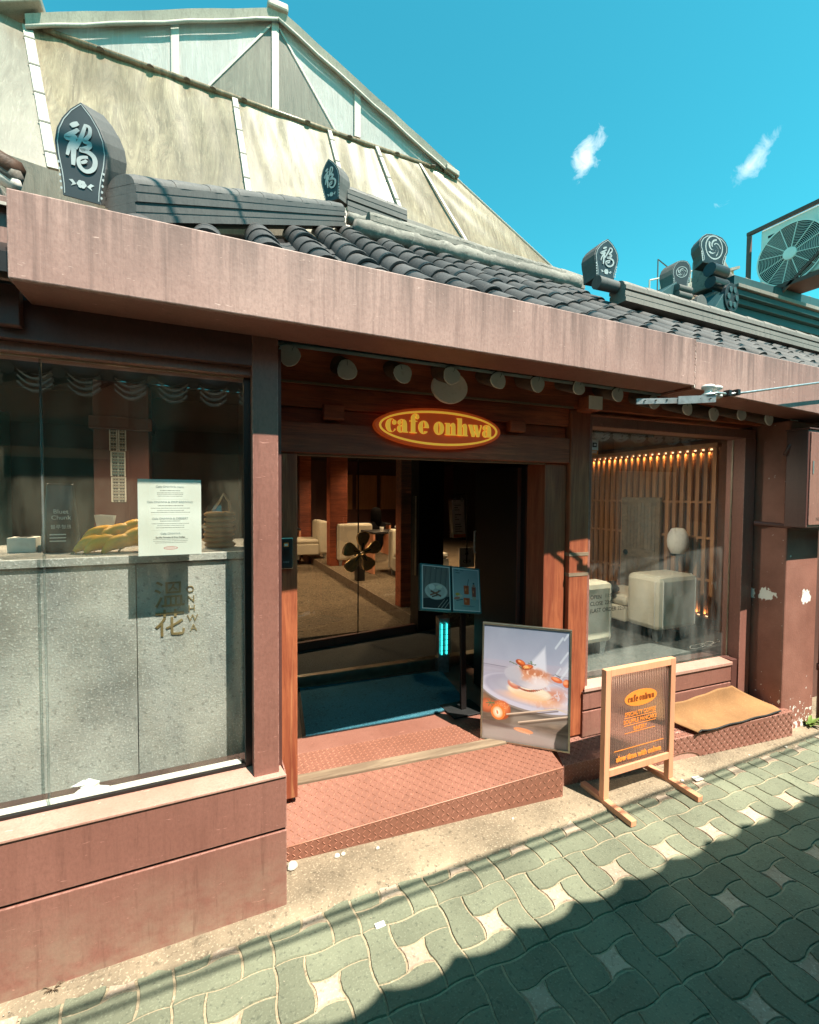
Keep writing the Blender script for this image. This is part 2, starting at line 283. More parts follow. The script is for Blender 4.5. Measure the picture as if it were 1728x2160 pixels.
# ------------------------------------------------------------------ mesh building
class MB:
    def __init__(s, T=None): s.v = []; s.f = []; s.mi = []; s.T = T; s.k = 0
    def add(s, vs, fs):
        o = len(s.v)
        for p in vs: s.v.append(tuple(s.T(*p)) if s.T else tuple(p))
        for f in fs: s.f.append(tuple(i + o for i in f)); s.mi.append(s.k)
        return s
    def box(s, x0, x1, y0, y1, z0, z1):
        return s.add([(x0, y0, z0), (x1, y0, z0), (x1, y1, z0), (x0, y1, z0), (x0, y0, z1), (x1, y0, z1), (x1, y1, z1), (x0, y1, z1)],
                     [(3, 2, 1, 0), (4, 5, 6, 7), (0, 1, 5, 4), (1, 2, 6, 5), (2, 3, 7, 6), (3, 0, 4, 7)])
    def quad(s, a, b, c, d): return s.add([a, b, c, d], [(0, 1, 2, 3)])
    def hexa(s, p): return s.add(p, [(3, 2, 1, 0), (4, 5, 6, 7), (0, 1, 5, 4), (1, 2, 6, 5), (2, 3, 7, 6), (3, 0, 4, 7)])
    def prism(s, pts, vec):      # closed outline swept by a vector
        n = len(pts); a = [tuple(p) for p in pts]; b = [tuple(p[i] + vec[i] for i in range(3)) for p in pts]
        return s.add(a + b, [tuple(range(n - 1, -1, -1)), tuple(range(n, 2 * n))] + [(i, (i + 1) % n, n + (i + 1) % n, n + i) for i in range(n)])
    def xz(s, pts, y0, y1): return s.prism([(x, y0, z) for x, z in pts], (0, y1 - y0, 0))
    def loft(s, rings, caps=True, closed=True):
        n = len(rings[0]); vs = [p for r in rings for p in r]; fs = []
        for k in range(len(rings) - 1):
            for i in range(n if closed else n - 1): fs.append((k * n + i, k * n + (i + 1) % n, (k + 1) * n + (i + 1) % n, (k + 1) * n + i))
        if caps: fs += [tuple(range(n - 1, -1, -1)), tuple(range((len(rings) - 1) * n, len(rings) * n))]
        return s.add(vs, fs)
    def tube(s, path, r, n=8, taper=None):
        P = [Vector(p) for p in path]; rings = []; pu = None
        for i, p in enumerate(P):
            d = (P[min(i + 1, len(P) - 1)] - P[max(i - 1, 0)]).normalized()
            if pu is None: pu = d.orthogonal().normalized()
            u = (pu - d * pu.dot(d)).normalized(); w = d.cross(u); pu = u
            rr = r if not taper else taper[i]
            rings.append([tuple(p + u * math.cos(2 * PI * k / n) * rr + w * math.sin(2 * PI * k / n) * rr) for k in range(n)])
        return s.loft(rings)
    def lathe(s, c, prof, n=20):   # about Z
        return s.loft([[(c[0] + r * math.cos(2 * PI * k / n), c[1] + r * math.sin(2 * PI * k / n), c[2] + z) for k in range(n)] for r, z in prof])
    def build(s, name, mats, parent=None, bevel=0, smooth=False, loc=None):
        me = bpy.data.meshes.new(name); me.from_pydata(s.v, [], s.f)
        if not isinstance(mats, (list, tuple)): mats = [mats]
        for m in mats: me.materials.append(m)
        if len(mats) > 1: me.polygons.foreach_set('material_index', s.mi)
        if smooth: me.polygons.foreach_set('use_smooth', [True] * len(me.polygons))
        me.update(); o = bpy.data.objects.new(name, me); COL.objects.link(o)
        fix_normals(me)
        if parent: o.parent = parent
        if bevel:
            b = o.modifiers.new('bevel', 'BEVEL'); b.width = bevel; b.segments = 2; b.limit_method = 'ANGLE'; b.harden_normals = False
        if smooth and smooth != 'all':
            try: me.set_sharp_from_angle(angle=R(40))
            except Exception: pass
        if loc:
            o.location = loc
        return o
import bmesh
def fix_normals(me):
    bm = bmesh.new(); bm.from_mesh(me); bmesh.ops.recalc_face_normals(bm, faces=bm.faces); bm.to_mesh(me); bm.free()
def tag(o, label, cat, group=None, kind=None):
    if label: o['label'] = label
    if cat: o['category'] = cat
    if group: o['group'] = group
    if kind: o['kind'] = kind
    return o
def thing(name, loc, label, cat, group=None, rz=0):
    o = bpy.data.objects.new(name, None); COL.objects.link(o); o.location = loc; o.rotation_euler.z = rz; o.empty_display_size = .1
    return tag(o, label, cat, group)
def T0(loc, rz=0):            # world coordinates -> a thing's own
    c, s = math.cos(-rz), math.sin(-rz)
    return lambda x, y, z: ((x - loc[0]) * c - (y - loc[1]) * s, (x - loc[0]) * s + (y - loc[1]) * c, z - loc[2])
def share(src, name, parent, loc=(0, 0, 0), rot=(0, 0, 0), scale=(1, 1, 1)):
    o = src.copy(); o.name = name; o.parent = parent; o.location = loc; o.rotation_euler = rot; o.scale = scale; COL.objects.link(o); return o
THF = -.05; CF, SF = math.cos(THF), math.sin(THF)
def F(u, v, z): return (u * CF - v * SF, .41 + u * SF + v * CF, z)   # the slightly skewed entrance wall
def text(name, body, size, mat, parent, mtx, ext=.001, shear=0, sx=1, offset=0, align='CENTER', space=1):
    c = bpy.data.curves.new(name, 'FONT'); c.body = body; c.size = size; c.extrude = ext; c.shear = shear; c.offset = offset; c.align_x = align; c.align_y = 'CENTER'; c.space_character = space; c.resolution_u = 3
    o = bpy.data.objects.new(name, c); COL.objects.link(o)
    dg = bpy.context.evaluated_depsgraph_get(); me = bpy.data.meshes.new_from_object(o.evaluated_get(dg)); bpy.data.objects.remove(o)
    me.transform(mtx @ Matrix.Diagonal((sx, 1, 1, 1))); me.materials.clear(); me.materials.append(mat); me.name = name
    o = bpy.data.objects.new(name, me); COL.objects.link(o); o.parent = parent; return o
def frame(o, right, up):      # matrix: text lies in the plane right/up, facing right x up
    r = Vector(right).normalized(); u = Vector(up).normalized(); n = r.cross(u)
    m = Matrix.Identity(4)
    for i in range(3): m[i][0] = r[i]; m[i][1] = u[i]; m[i][2] = n[i]; m[i][3] = o[i]
    return m
def ell(cx, cz, a, b, n=40, t0=0, t1=2 * PI): return [(cx + a * math.cos(t0 + (t1 - t0) * k / n), cz + b * math.sin(t0 + (t1 - t0) * k / n)) for k in range(n)]
def image_mat(name, arr, rough=.5, emit=0):
    h, w, _ = arr.shape; im = bpy.data.images.new(name, w, h, float_buffer=True); a = np.ones((h, w, 4), np.float32); a[:, :, :3] = np.clip(arr, 0, 1)[::-1]
    im.pixels.foreach_set(a.ravel()); im.update(); im.pack()
    t = Mt(name); tx = t.n.new('ShaderNodeTexImage'); tx.image = im; uv = t.n.new('ShaderNodeUVMap'); t.l.new(uv.outputs[0], tx.inputs[0]); t.l.new(tx.outputs[0], t.b.inputs['Base Color'])
    if emit: t.l.new(tx.outputs[0], t.b.inputs['Emission Color']); t.b.inputs['Emission Strength'].default_value = emit
    t.b.inputs['Roughness'].default_value = rough; return t.m
def picture(name, mat, parent, bl, br, tr, tl):
    me = bpy.data.meshes.new(name); me.from_pydata([bl, br, tr, tl], [], [(0, 1, 2, 3)]); uv = me.uv_layers.new(name='UVMap')
    for i, c in enumerate(((0, 0), (1, 0), (1, 1), (0, 1))): uv.data[i].uv = c
    me.materials.append(mat); o = bpy.data.objects.new(name, me); COL.objects.link(o); o.parent = parent; return o
class Pic:
    def __init__(s, w, h, c): s.w, s.h = w, h; s.a = np.zeros((h, w, 3)); s.a[:] = lin(*c); s.Y, s.X = np.mgrid[0:h, 0:w]; s.X = s.X / w; s.Y = s.Y / h
    def put(s, m, c, k=1): m = (np.clip(m, 0, 1) * k)[..., None]; s.a = s.a * (1 - m) + np.array(lin(*c)) * m
    def ellm(s, cx, cy, a, b, rot=0, soft=.03):
        x = s.X - cx; y = (s.Y - cy) * s.h / s.w; c, q = math.cos(rot), math.sin(rot); X = (x * c + y * q) / a; Y = (-x * q + y * c) / b
        return (1 - np.sqrt(X * X + Y * Y)) / soft + .5
    def el(s, cx, cy, a, b, c, rot=0, soft=.03, k=1): s.put(s.ellm(cx, cy, a, b, rot, soft), c, k)
    def poly(s, pts, c, k=1, soft=.006):
        m = np.full((s.h, s.w), 1e9); A = 0
        for i in range(len(pts)):
            x0, y0 = pts[i]; x1, y1 = pts[(i + 1) % len(pts)]; A += x0 * y1 - x1 * y0
        sg = 1 if A > 0 else -1
        for i in range(len(pts)):     # convex only
            x0, y0 = pts[i]; x1, y1 = pts[(i + 1) % len(pts)]; L = math.hypot(x1 - x0, y1 - y0) + 1e-9
            m = np.minimum(m, sg * ((x1 - x0) * (s.Y - y0) - (y1 - y0) * (s.X - x0)) / L)
        s.put(m / soft + .5, c, k)
    def line(s, x0, y0, x1, y1, w, c, k=1):
        dx, dy = x1 - x0, y1 - y0; L2 = dx * dx + dy * dy + 1e-9; tt = np.clip(((s.X - x0) * dx + (s.Y - y0) * dy) / L2, 0, 1)
        d = np.hypot(s.X - x0 - tt * dx, s.Y - y0 - tt * dy); s.put((w - d) / .004 + .5, c, k)
    def grain(s, amt, st=1):
        n = RNG.normal(0, 1, (s.h, s.w)); s.a *= (1 + amt * n)[..., None]
    def vgrad(s, y0, y1, c0, c1, m=None):
        t = np.clip((s.Y - y0) / (y1 - y0), 0, 1)[..., None]; g = np.array(lin(*c0)) * (1 - t) + np.array(lin(*c1)) * t
        mm = ((s.Y >= y0) & (s.Y <= y1)).astype(float)[..., None]; s.a = s.a * (1 - mm) + g * mm
CAMP = Vector((-.314, -1.945, 1.75))
def proj(p):
    v = M @ (np.array(p, float) - np.array(CAMP)); return (864 + 972.7 * v[0] / v[2], 1080 + 972.7 * v[1] / v[2]) if v[2] > .05 else (-9999, -9999)
# ================================================================== ground
g = MB(); g.box(-40, 40, -60, 40, -.30, -.0065)
pave = tag(g.build('pavement', m_sand), 'sandy bed and interlocking green paving of the alley', None, None, 'structure')
A = np.array((.3395, -.0065)); Bv = np.array((.010, .3135)); P00 = np.array((.755, -.409))  # lattice, and most positions below, back-projected from image pixels onto assumed planes
def unit_edge(p, q, s, n=9):
    p, q = np.array(p, float), np.array(q, float); d = q - p; nrm = np.array((-d[1], d[0])); out = []
    for k in range(n):
        t = k / n; a = s * min(1, 3.2 * min(t, 1 - t)); out.append(p + d * t + nrm * a)
    return out
# signed bulge of every joint: positive = towards +t (up) / towards +s (right)
E1, E2 = .055, .105
HS = {(0, 0): E1, (1, 0): -E1, (2, 0): E1, (0, 3): E1, (1, 3): -E1, (2, 3): E1, (0, 1): -E1, (1, 1): E2, (1, 2): -E2, (2, 2): E1}
VS = {(0, 0): E1, (0, 1): -E1, (0, 2): E1, (3, 0): E1, (3, 1): -E1, (3, 2): E1, (1, 1): E2, (1, 2): -E1, (2, 1): -E2, (2, 0): E1}
def outline(x0, x1, y0, y1):
    pts = []
    for x in range(x0, x1): pts += unit_edge((x, y0), (x + 1, y0), HS[(x, y0)])
    for y in range(y0, y1): pts += unit_edge((x1, y), (x1, y + 1), -VS[(x1, y)])
    for x in range(x1, x0, -1): pts += unit_edge((x, y1), (x - 1, y1), -HS[(x - 1, y1)])
    for y in range(y1, y0, -1): pts += unit_edge((x0, y), (x0, y - 1), VS[(x0, y - 1)])
    return np.array([(p[0] - 1.5) / 3 * A + (p[1] - 1.5) / 3 * Bv for p in pts])
def inset(P, d):
    n = len(P); out = []
    for i in range(n):
        a = P[i] - P[i - 1]; b = P[(i + 1) % n] - P[i]; na = np.array((-a[1], a[0])) / (np.linalg.norm(a) + 1e-9); nb = np.array((-b[1], b[0])) / (np.linalg.norm(b) + 1e-9)
        m = na + nb; m /= max(np.linalg.norm(m), .3); out.append(P[i] + m * d)
    return np.array(out)
pav_src = []
for nm, rc, mt in (('star_paver', (1, 2, 1, 2), m_beige), ('paver', (1, 3, 2, 3), m_green), ('paver', (2, 3, 0, 2), m_green), ('paver', (0, 2, 0, 1), m_green), ('paver', (0, 1, 1, 3), m_green)):
    o = outline(*rc); r0 = inset(o, .0042); r1 = inset(o, .0058); b = MB()
    b.loft([[(x, y, -.03) for x, y in r0], [(x, y, -.005) for x, y in r0], [(x, y, 0) for x, y in r1]], True)
    me_o = b.build(nm, mt); pav_src.append((nm, me_o.data, np.mean(o, 0), (b.v, b.f))); bpy.data.objects.remove(me_o)
cand = []
for i in range(-8, 22):
    for j in range(-7, 3):
        c = P00 + i * A + j * Bv
        for k, (nm, me, cen, _) in enumerate(pav_src):
            p = c + cen
            if p[1] > .0 or p[0] < -2.5: continue
            x, y = proj((p[0], p[1], 0)); vis = -60 < x < 1790 and -60 < y < 2230
            cand.append((0 if vis else 1, (p[0] - CAMP.x) ** 2 + (p[1] - CAMP.y) ** 2, c, k))
cand.sort(key=lambda a: (a[0], a[1])); rest = {m_beige.name: MB(), m_green.name: MB()}
for r, (vis, d, c, k) in enumerate(cand):
    nm, me, cen, (bv, bf) = pav_src[k]; dz = random.uniform(-.003, .0015)
    if r < 298:
        o = bpy.data.objects.new(nm, me); COL.objects.link(o); o.parent = pave; o.location = (c[0], c[1], dz); o.rotation_euler = (random.uniform(-.006, .006), random.uniform(-.006, .006), 0)
    else:
        rest[me.materials[0].name].add([(x + c[0], y + c[1], z + dz) for x, y, z in bv], bf)
for mn, b in rest.items():
    if b.v: tag(b.build('far_pavers', bpy.data.materials[mn], pave), None, None, None, 'stuff')
# sandy concrete strip along the wall with its broken front edge
top, edge = [], []
b = MB(); xs = np.arange(-3, 9, .035); ed = [-.078 - .016 * max(0, min(3, x + .4)) + .014 * math.sin(x * 5.1) + random.uniform(-.012, .012) for x in xs]
rows = []
for x, e in zip(xs, ed): rows.append([(x, e - .006, -.02), (x, e + .004, .0035 + random.uniform(-.002, .003)), (x, e + .05, .010 + random.uniform(-.002, .002)), (x, e + .12, .008), (x, .5, .004)])
n = 5; vs = [p for r in rows for p in r]; fs = [(i * n + k, (i + 1) * n + k, (i + 1) * n + k + 1, i * n + k + 1) for i in range(len(rows) - 1) for k in range(n - 1)]
b.add(vs, fs); tag(b.build('concrete_strip', m_strip, smooth='all'), 'sandy concrete strip between the shop front and the paving', None, None, 'structure')

strip_o = bpy.data.objects['concrete_strip']; b = MB(); rg = np.random.default_rng(21)
for k in range(300):
    x = rg.uniform(-1.0, 4.4); y = -.085 - .016 * min(3, max(0, x + .4)) + abs(rg.normal(0, .045)) if k % 3 else rg.uniform(-.05, .22); r = rg.uniform(.0012, .0042) * (1.6 if rg.random() < .06 else 1)
    if -1 < x < 0 and y > -.01: y = -.012
    z = .009; b.add([(x + r * math.cos(q), y + r * .8 * math.sin(q), z) for q in (0, 1.3, 2.6, 3.9, 5.1)] + [(x, y, z + r * .9)], [(0, 1, 5), (1, 2, 5), (2, 3, 5), (3, 4, 5), (4, 0, 5)])
for k in range(160):
    x = rg.uniform(-.8, 4.4); y = rg.uniform(-1.1, -.12); r = rg.uniform(.001, .003); b.add([(x + r * math.cos(q), y + r * .8 * math.sin(q), .0005) for q in (0, 1.3, 2.6, 3.9, 5.1)] + [(x, y, .0005 + r * .9)], [(0, 1, 5), (1, 2, 5), (2, 3, 5), (3, 4, 5), (4, 0, 5)])
tag(b.build('grit', m_grit, strip_o), None, None, None, 'stuff')

# ================================================================== cafe building
cafe = thing('cafe_building', (0, 0, 0), 'low tiled roof shop with a long brown fascia, timber doorway and two shop windows', 'building')
def part(b, name, m, parent=cafe, bevel=.003, **k): return b.build(name, m, parent, bevel, **k)
# fascia
zt, zb = 2.650, 2.388
o = part(MB().box(-.838, 2.243, -.19, -.168, zb, zt), 'fascia', m_fascia, bevel=.004)
b = MB(); b.hexa([(2.249, -.188, 2.372), (6.6, -.188, 2.24), (6.6, -.166, 2.24), (2.249, -.166, 2.372), (2.249, -.188, 2.638), (6.6, -.188, 2.655), (6.6, -.166, 2.655), (2.249, -.166, 2.638)]); part(b, 'fascia', m_fascia)
part(MB().box(-3.2, -.842, -.06, -.04, 2.43, 2.69), 'fascia', m_fascia)
part(MB().box(2.2435, 2.2485, -.186, -.17, 2.38, 2.64), 'fascia_joint', m_plaster, bevel=0)
b = MB(); random.seed(3)
for k in range(7):
    z = 2.40 + k * .036; w = random.uniform(.006, .02); b.hexa([(2.236, -.1915, z), (2.236 + w, -.1915, z - .005), (2.236 + w, -.189, z - .005), (2.236, -.189, z), (2.238, -.1915, z + .024), (2.234 + w, -.1915, z + .03), (2.234 + w, -.189, z + .03), (2.238, -.189, z + .024)])
part(b, 'peeling_sealant', m_fascia, bevel=0)
b = MB(); b.box(-.838, 2.243, -.1678, .028, zb + .0005, zb + .012); part(b, 'soffit', m_brown, bevel=0)
b = MB(); b.hexa([(2.249, -.1655, 2.3725), (6.6, -.1655, 2.2405), (6.6, .03, 2.2405), (2.249, .03, 2.3725), (2.249, -.1655, 2.384), (6.6, -.1655, 2.252), (6.6, .03, 2.252), (2.249, .03, 2.384)]); part(b, 'soffit', m_brown, bevel=0)
b = MB(); b.box(-.838, 2.243, -.168, -.13, zt - .01, zt - .002); part(b, 'gutter_lip', m_fascia, bevel=0)
b = MB(); b.hexa([(-.84, -.1655, 2.41), (-.80, .0, 2.41), (-.76, .0, 2.41), (-.80, -.166, 2.41), (-.84, -.1655, 2.20), (-.80, .0, 2.20), (-.76, .0, 2.20), (-.80, -.166, 2.20)])
# ---- left shop window
win = thing('shop_window', (0, 0, 0), None, None); win.parent = cafe
part(MB().box(-3.2, -.003, .0, .03, .006, .335), 'skirt_panel', m_brown, win)
part(MB().box(-3.2, -.003, .0, .03, .347, .568), 'skirt_panel', m_brown, win)
part(MB().box(-3.2, -.006, .012, .34, .004, .56), 'skirt_core', m_dark, win, 0)
part(MB().box(-.0055, -.0005, .031, .34, .006, .565), 'end_panel', m_brown, win, 0)
b = MB(); b.hexa([(-3.2, -.006, .568), (-.004, -.006, .568), (-.034, .13, .568), (-3.2, .13, .568), (-3.2, -.006, .578), (-.004, -.006, .578), (-.034, .13, .592), (-3.2, .13, .592)]); part(b, 'sill', m_sill, win, .002)
part(MB().box(-3.2, -.16, .095, .112, .591, .601), 'glazing_bead', m_dark, win, 0)
part(MB().box(-.131, -.03, .02, .26, .58, 2.40), 'pillar', m_brown, win, .003)
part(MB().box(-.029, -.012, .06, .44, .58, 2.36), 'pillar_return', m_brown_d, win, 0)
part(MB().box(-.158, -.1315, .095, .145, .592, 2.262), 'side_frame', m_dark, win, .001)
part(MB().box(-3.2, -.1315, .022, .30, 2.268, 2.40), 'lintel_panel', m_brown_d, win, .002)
part(MB().box(-3.2, -.1315, .06, .20, 2.236, 2.267), 'head_frame', m_brown, win, .002)
part(MB().box(-3.2, -.158, .096, .112, 2.2305, 2.2358), 'glazing_trim', m_alu, win, 0)
part(MB().box(-3.2, -.8475, .118, .123, .593, 2.2355), 'pane', m_pane_dirty, win, 0)
part(MB().box(-.8405, -.1585, .118, .123, .593, 2.2355), 'pane', m_pane_dirty, win, 0)
part(MB().box(-.8472, -.8408, .116, .125, .594, 2.235), 'silicone_joint', m_seam, win, 0)
part(MB().hexa([(-.93, -.02, 2.30), (-.86, -.02, 2.30), (-.86, .02, 2.30), (-.93, .02, 2.30), (-.93, -.02, 2.43), (-.86, -.02, 2.43), (-.86, .02, 2.43), (-.93, .02, 2.43)]), 'bracket_plate', m_brown_d, win, .003)
# ---- entrance timber work
part(MB(F).box(-.03, .118, .0, .16, .195, 1.961), 'post', m_woodz, bevel=.006)
part(MB(F).box(-.03, 1.80, -.012, .16, 1.963, 2.118), 'lintel', m_wood, bevel=.004)
part(MB(F).box(.119, 1.634, .01, .05, 1.952, 1.962), 'lintel_trim', m_woodlow, bevel=0)
part(MB(F).box(-.03, 1.80, .03, .16, 2.119, 2.194), 'recessed_board', m_wood, bevel=.002)
part(MB(F).box(-.03, 1.80, .0, .16, 2.195, 2.305), 'board', m_wood, bevel=.004)
part(MB(F).box(-.03, 4.2, -.035, .16, 2.306, 2.62), 'eave_beam', m_wood, bevel=.006)
part(MB(F).box(-.03, 1.80, -.042, -.0355, 2.300, 2.312), 'beam_lip', m_woodlow, bevel=0)
for u0, u1, z0, z1 in ((.243, .353, 2.136, 2.215), (.80, .91, 2.136, 2.205), (1.35, 1.46, 2.136, 2.205)): part(MB(F).box(u0, u1, -.03, .029, z0, z1), 'tie_block', m_wood, bevel=.008)
part(MB(F).box(1.636, 1.80, .015, .20, .2, 1.961), 'jamb_board', m_woodz, bevel=.004)
part(MB(F).box(1.805, 1.957, -.02, .18, .2, 2.30), 'post', m_woodz, bevel=.008)
for z in (1.375, 1.245): part(MB(F).box(1.8035, 1.9585, -.0225, .05, z, z + .022), 'post_band', m_woodlow, bevel=0)
part(MB(F).box(1.84, 1.955, -.12, .02, 2.285, 2.375), 'tie_beam_end', m_wood, bevel=.012)
part(MB(F).box(1.845, 1.950, -.1235, -.1205, 2.29, 2.37), 'tie_beam_face', m_white, bevel=.001)
# rafters with white painted ends
raf = [(.056, 2.385, .050), (.323, 2.346, .048), (.605, 2.357, .047), (.875, 2.374, .047), (1.153, 2.377, .046), (1.408, 2.380, .045), (1.696, 2.386, .042), (1.991, 2.372, .043), (2.29, 2.35, .043), (2.582, 2.331, .043), (2.83, 2.313, .045), (3.107, 2.333, .045), (3.40, 2.318, .044), (3.685, 2.316, .044), (3.98, 2.31, .044), (4.3, 2.30, .044), (4.62, 2.29, .044)]
for u, z, r in raf:
    n = 18; rr = [r * (1 + .05 * math.sin(3 * k * 2 * PI / n + u * 9) + random.uniform(-.025, .025)) for k in range(n)]
    ring = lambda v, dz, s=1: [F(u + rr[k] * s * math.cos(2 * PI * k / n), v, z + dz + rr[k] * s * math.sin(2 * PI * k / n)) for k in range(n)]
    b = MB(); b.loft([ring(-.198, 0), ring(.6, .30, 1.1)]); ro = b.build('rafter', m_rafter, cafe, 0, 'all')
    b = MB(); b.loft([ring(-.206, -.003, .95), ring(-.204, -.002, 1.0), ring(-.1982, 0, 1.0)])
    e = b.build('rafter_end', m_white, ro, 0)
    b = MB(); 
    for q in range(1):
        a = random.uniform(1.1, 2.0); c = [F(u + math.cos(a) * r * s + random.uniform(-.003, .003), -.2068, z - .003 + math.sin(a) * r * s) for s in (.45, .7, .95)]; b.tube(c, .0009, 4)
    b.build('crack', m_dark, ro)
part(MB(F).hexa([(-.03, -.19, 2.425), (4.9, -.19, 2.36), (4.9, .3, 2.62), (-.03, .3, 2.66), (-.03, -.19, 2.44), (4.9, -.19, 2.375), (4.9, .3, 2.64), (-.03, .3, 2.68)]), 'eave_plaster', m_plaster, bevel=0)
pd = MB(F); pd.loft([[(.937 + .108 * math.cos(2 * PI * k / 40), v, 2.350 + .088 * math.sin(2 * PI * k / 40)) for k in range(40)] for v in (-.06, -.0355)]); part(pd, 'purlin_end', m_white, bevel=.003)
# ---- right shop window
w2 = share(win, 'shop_window', cafe)
part(MB(F).box(1.958, 1.976, -.015, .12, .514, 2.27), 'frame', m_brown, w2)
part(MB(F).box(1.977, 3.56, -.015, .12, 2.205, 2.27), 'frame', m_brown, w2)
part(MB(F).box(3.44, 3.56, -.02, .12, .20, 2.204), 'frame', m_brown, w2)
part(MB(F).box(1.977, 3.45, .076, .082, .50, 2.204), 'pane', m_pane_hazed, w2, 0)
part(MB(F).box(3.432, 3.4395, .066, .075, .52, 2.2), 'glazing_trim', m_alu, w2, 0)
b = MB(F); b.hexa([(1.925, -.045, .49), (3.335, -.045, .49), (3.44, .06, .49), (2.03, .06, .49), (1.925, -.045, .512), (3.335, -.045, .512), (3.44, .06, .522), (2.03, .06, .522)]); part(b, 'sill', m_sill, w2, .002)
part(MB(F).box(1.977, 3.439, .062, .12, .49, .503), 'track', m_alu, w2, .001)
part(MB(F).box(1.925, 3.335, -.035, -.005, .368, .488), 'lower_panel', m_brown, w2)
part(MB(F).box(1.925, 3.335, -.035, -.005, .19, .355), 'lower_panel', m_brown, w2)
part(MB(F).box(1.93, 3.33, -.004, .06, .19, .488), 'lower_core', m_dark, w2, 0)
part(MB(F).box(3.337, 3.40, -.035, .06, .19, .525), 'end_block', m_brown_d, w2)
# pier on the right with peeling paint
o = part(MB().box(3.585, 4.01, .0, .34, -.02, 2.32), 'pier', m_peel, bevel=.012)
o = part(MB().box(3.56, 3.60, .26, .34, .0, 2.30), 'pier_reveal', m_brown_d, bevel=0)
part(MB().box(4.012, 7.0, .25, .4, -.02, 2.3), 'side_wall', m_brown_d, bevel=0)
b = MB(); b.tube([(3.52, .19, 1.563), (3.575, .10, 1.556), (3.59, -.02, 1.545), (3.68, -.035, 1.535), (4.1, -.035, 1.53)], .016, 8); part(b, 'wall_pipe', m_brown_d, bevel=0, smooth=True)
# ---- entry recess
part(MB().box(-.01, 1.9, .56, 1.76, .10, .2), 'entry_floor', m_plate2, bevel=0)
part(MB().box(-.05, 2.9, 1.755, 2.5, .1, .286), 'inner_step', m_carpet_d, bevel=0)
part(MB().hexa([(-.05, 1.772, .2), (2.9, 1.648, .2), (2.9, 1.754, .2), (-.05, 1.7545, .2), (-.05, 1.772 - .012, .292), (2.9, 1.636, .292), (2.9, 1.76, .292), (-.05, 1.80, .292)]), 'step_nosing', m_alu, bevel=.002)
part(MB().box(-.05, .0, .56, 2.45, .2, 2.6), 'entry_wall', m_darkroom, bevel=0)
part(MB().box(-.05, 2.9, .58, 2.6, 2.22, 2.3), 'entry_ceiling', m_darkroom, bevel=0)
part(MB().box(1.70, 1.76, .62, 1.25, .215, 1.96), 'open_door_leaf', m_dark, bevel=.004)
part(MB().tube([(1.685, 1.215, 1.30), (1.672, 1.215, 1.30), (1.672, 1.215, 1.47), (1.685, 1.215, 1.47)], .008, 6), 'door_pull', m_steel, bevel=0, smooth=True)
part(MB().box(1.672, 1.699, .66, .668, .22, 1.95), 'door_edge_strip', m_rust, bevel=0)
part(MB().prism([(1.80, .60, .2), (1.86, .60, .2), (1.86, 1.27, .2), (2.68, 1.97, .2), (2.68, 2.66, .2), (2.62, 2.66, .2), (2.62, 2.0, .2), (1.80, 1.30, .2)], (0, 0, 2.1)), 'entry_wall', m_darkroom, bevel=0)
part(MB().box(1.762, 2.62, .70, 1.76, .10, .1995), 'entry_floor', m_darkroom, bevel=0)
# glass doors deep in the entry (line from (.3,2.35) to (1.8,2.55))
DA = Vector((.16, 2.33, 0)); DB = Vector((2.75, 2.675, 0)); dd = (DB - DA).normalized(); dn = Vector((-dd.y, dd.x, 0))
def D(u, v, z): p = DA + dd * u + dn * v; return (p.x, p.y, z)
gd = thing('glass_door', (0, 0, 0), None, None); gd.parent = cafe
usp = .945
part(MB(D).box(.0, usp - .004, 0, .01, .37, 2.16), 'pane', m_pane, gd, 0)
part(MB(D).box(usp + .004, 1.62, 0, .01, .37, 2.16), 'pane', m_pane, gd, 0)
part(MB(D).box(-.1, 1.62, -.015, .03, .292, .368), 'bottom_rail', m_rust, gd, .002)
part(MB(D).box(usp - .003, usp + .003, -.004, .014, .37, 2.16), 'meeting_strip', m_dark, gd, 0)
part(MB(D).box(-.1, 2.7, -.03, .06, 2.162, 2.3), 'head_rail', m_dark, gd, 0)
part(MB(D).box(1.622, 1.95, -.06, .10, .292, 2.162), 'door_post', m_dark, gd, .004)
part(MB(D).box(1.60, 1.612, -.035, -.015, .9, 1.75), 'pull_bar', m_alu, gd, .002)
part(MB(D).box(1.951, 2.55, 0, .01, .37, 2.16), 'pane', m_pane, gd, 0)
part(MB(D).box(1.951, 1.96, -.02, .02, .37, 2.16), 'edge_trim', m_steel, gd, 0)
fl = thing('flower_handle', (0, 0, 0), None, None); fl.parent = cafe
for k in range(5):
    a = PI / 2 + k * 2 * PI / 5 + .02; ca, sa = math.cos(a), math.sin(a)
    pts = [(0, .02), (.05, .028), (.10, .058), (.15, .070), (.185, .052), (.197, 0), (.185, -.052), (.15, -.070), (.10, -.058), (.05, -.028), (0, -.02)]
    b = MB(D); b.prism([(usp + (x + .018) * ca - y * sa, -.085 - .30 * ((x + .018) * sa + y * ca) + (.06, -.05, .09, -.04, .05)[k] * x, 1.185 + (x + .018) * sa + y * ca) for x, y in pts], (0, .028, 0)); part(b, 'petal', m_gold, fl, .004)
    b = MB(D); b.tube([(usp + .03 * ca, -.0875 - .30 * .03 * sa, 1.185 + .03 * sa), (usp + .10 * ca, -.0875 - .30 * .10 * sa + (.06, -.05, .09, -.04, .05)[k] * .08, 1.185 + .10 * sa)], .004, 5); b.build('petal_vein', m_dark, fl)
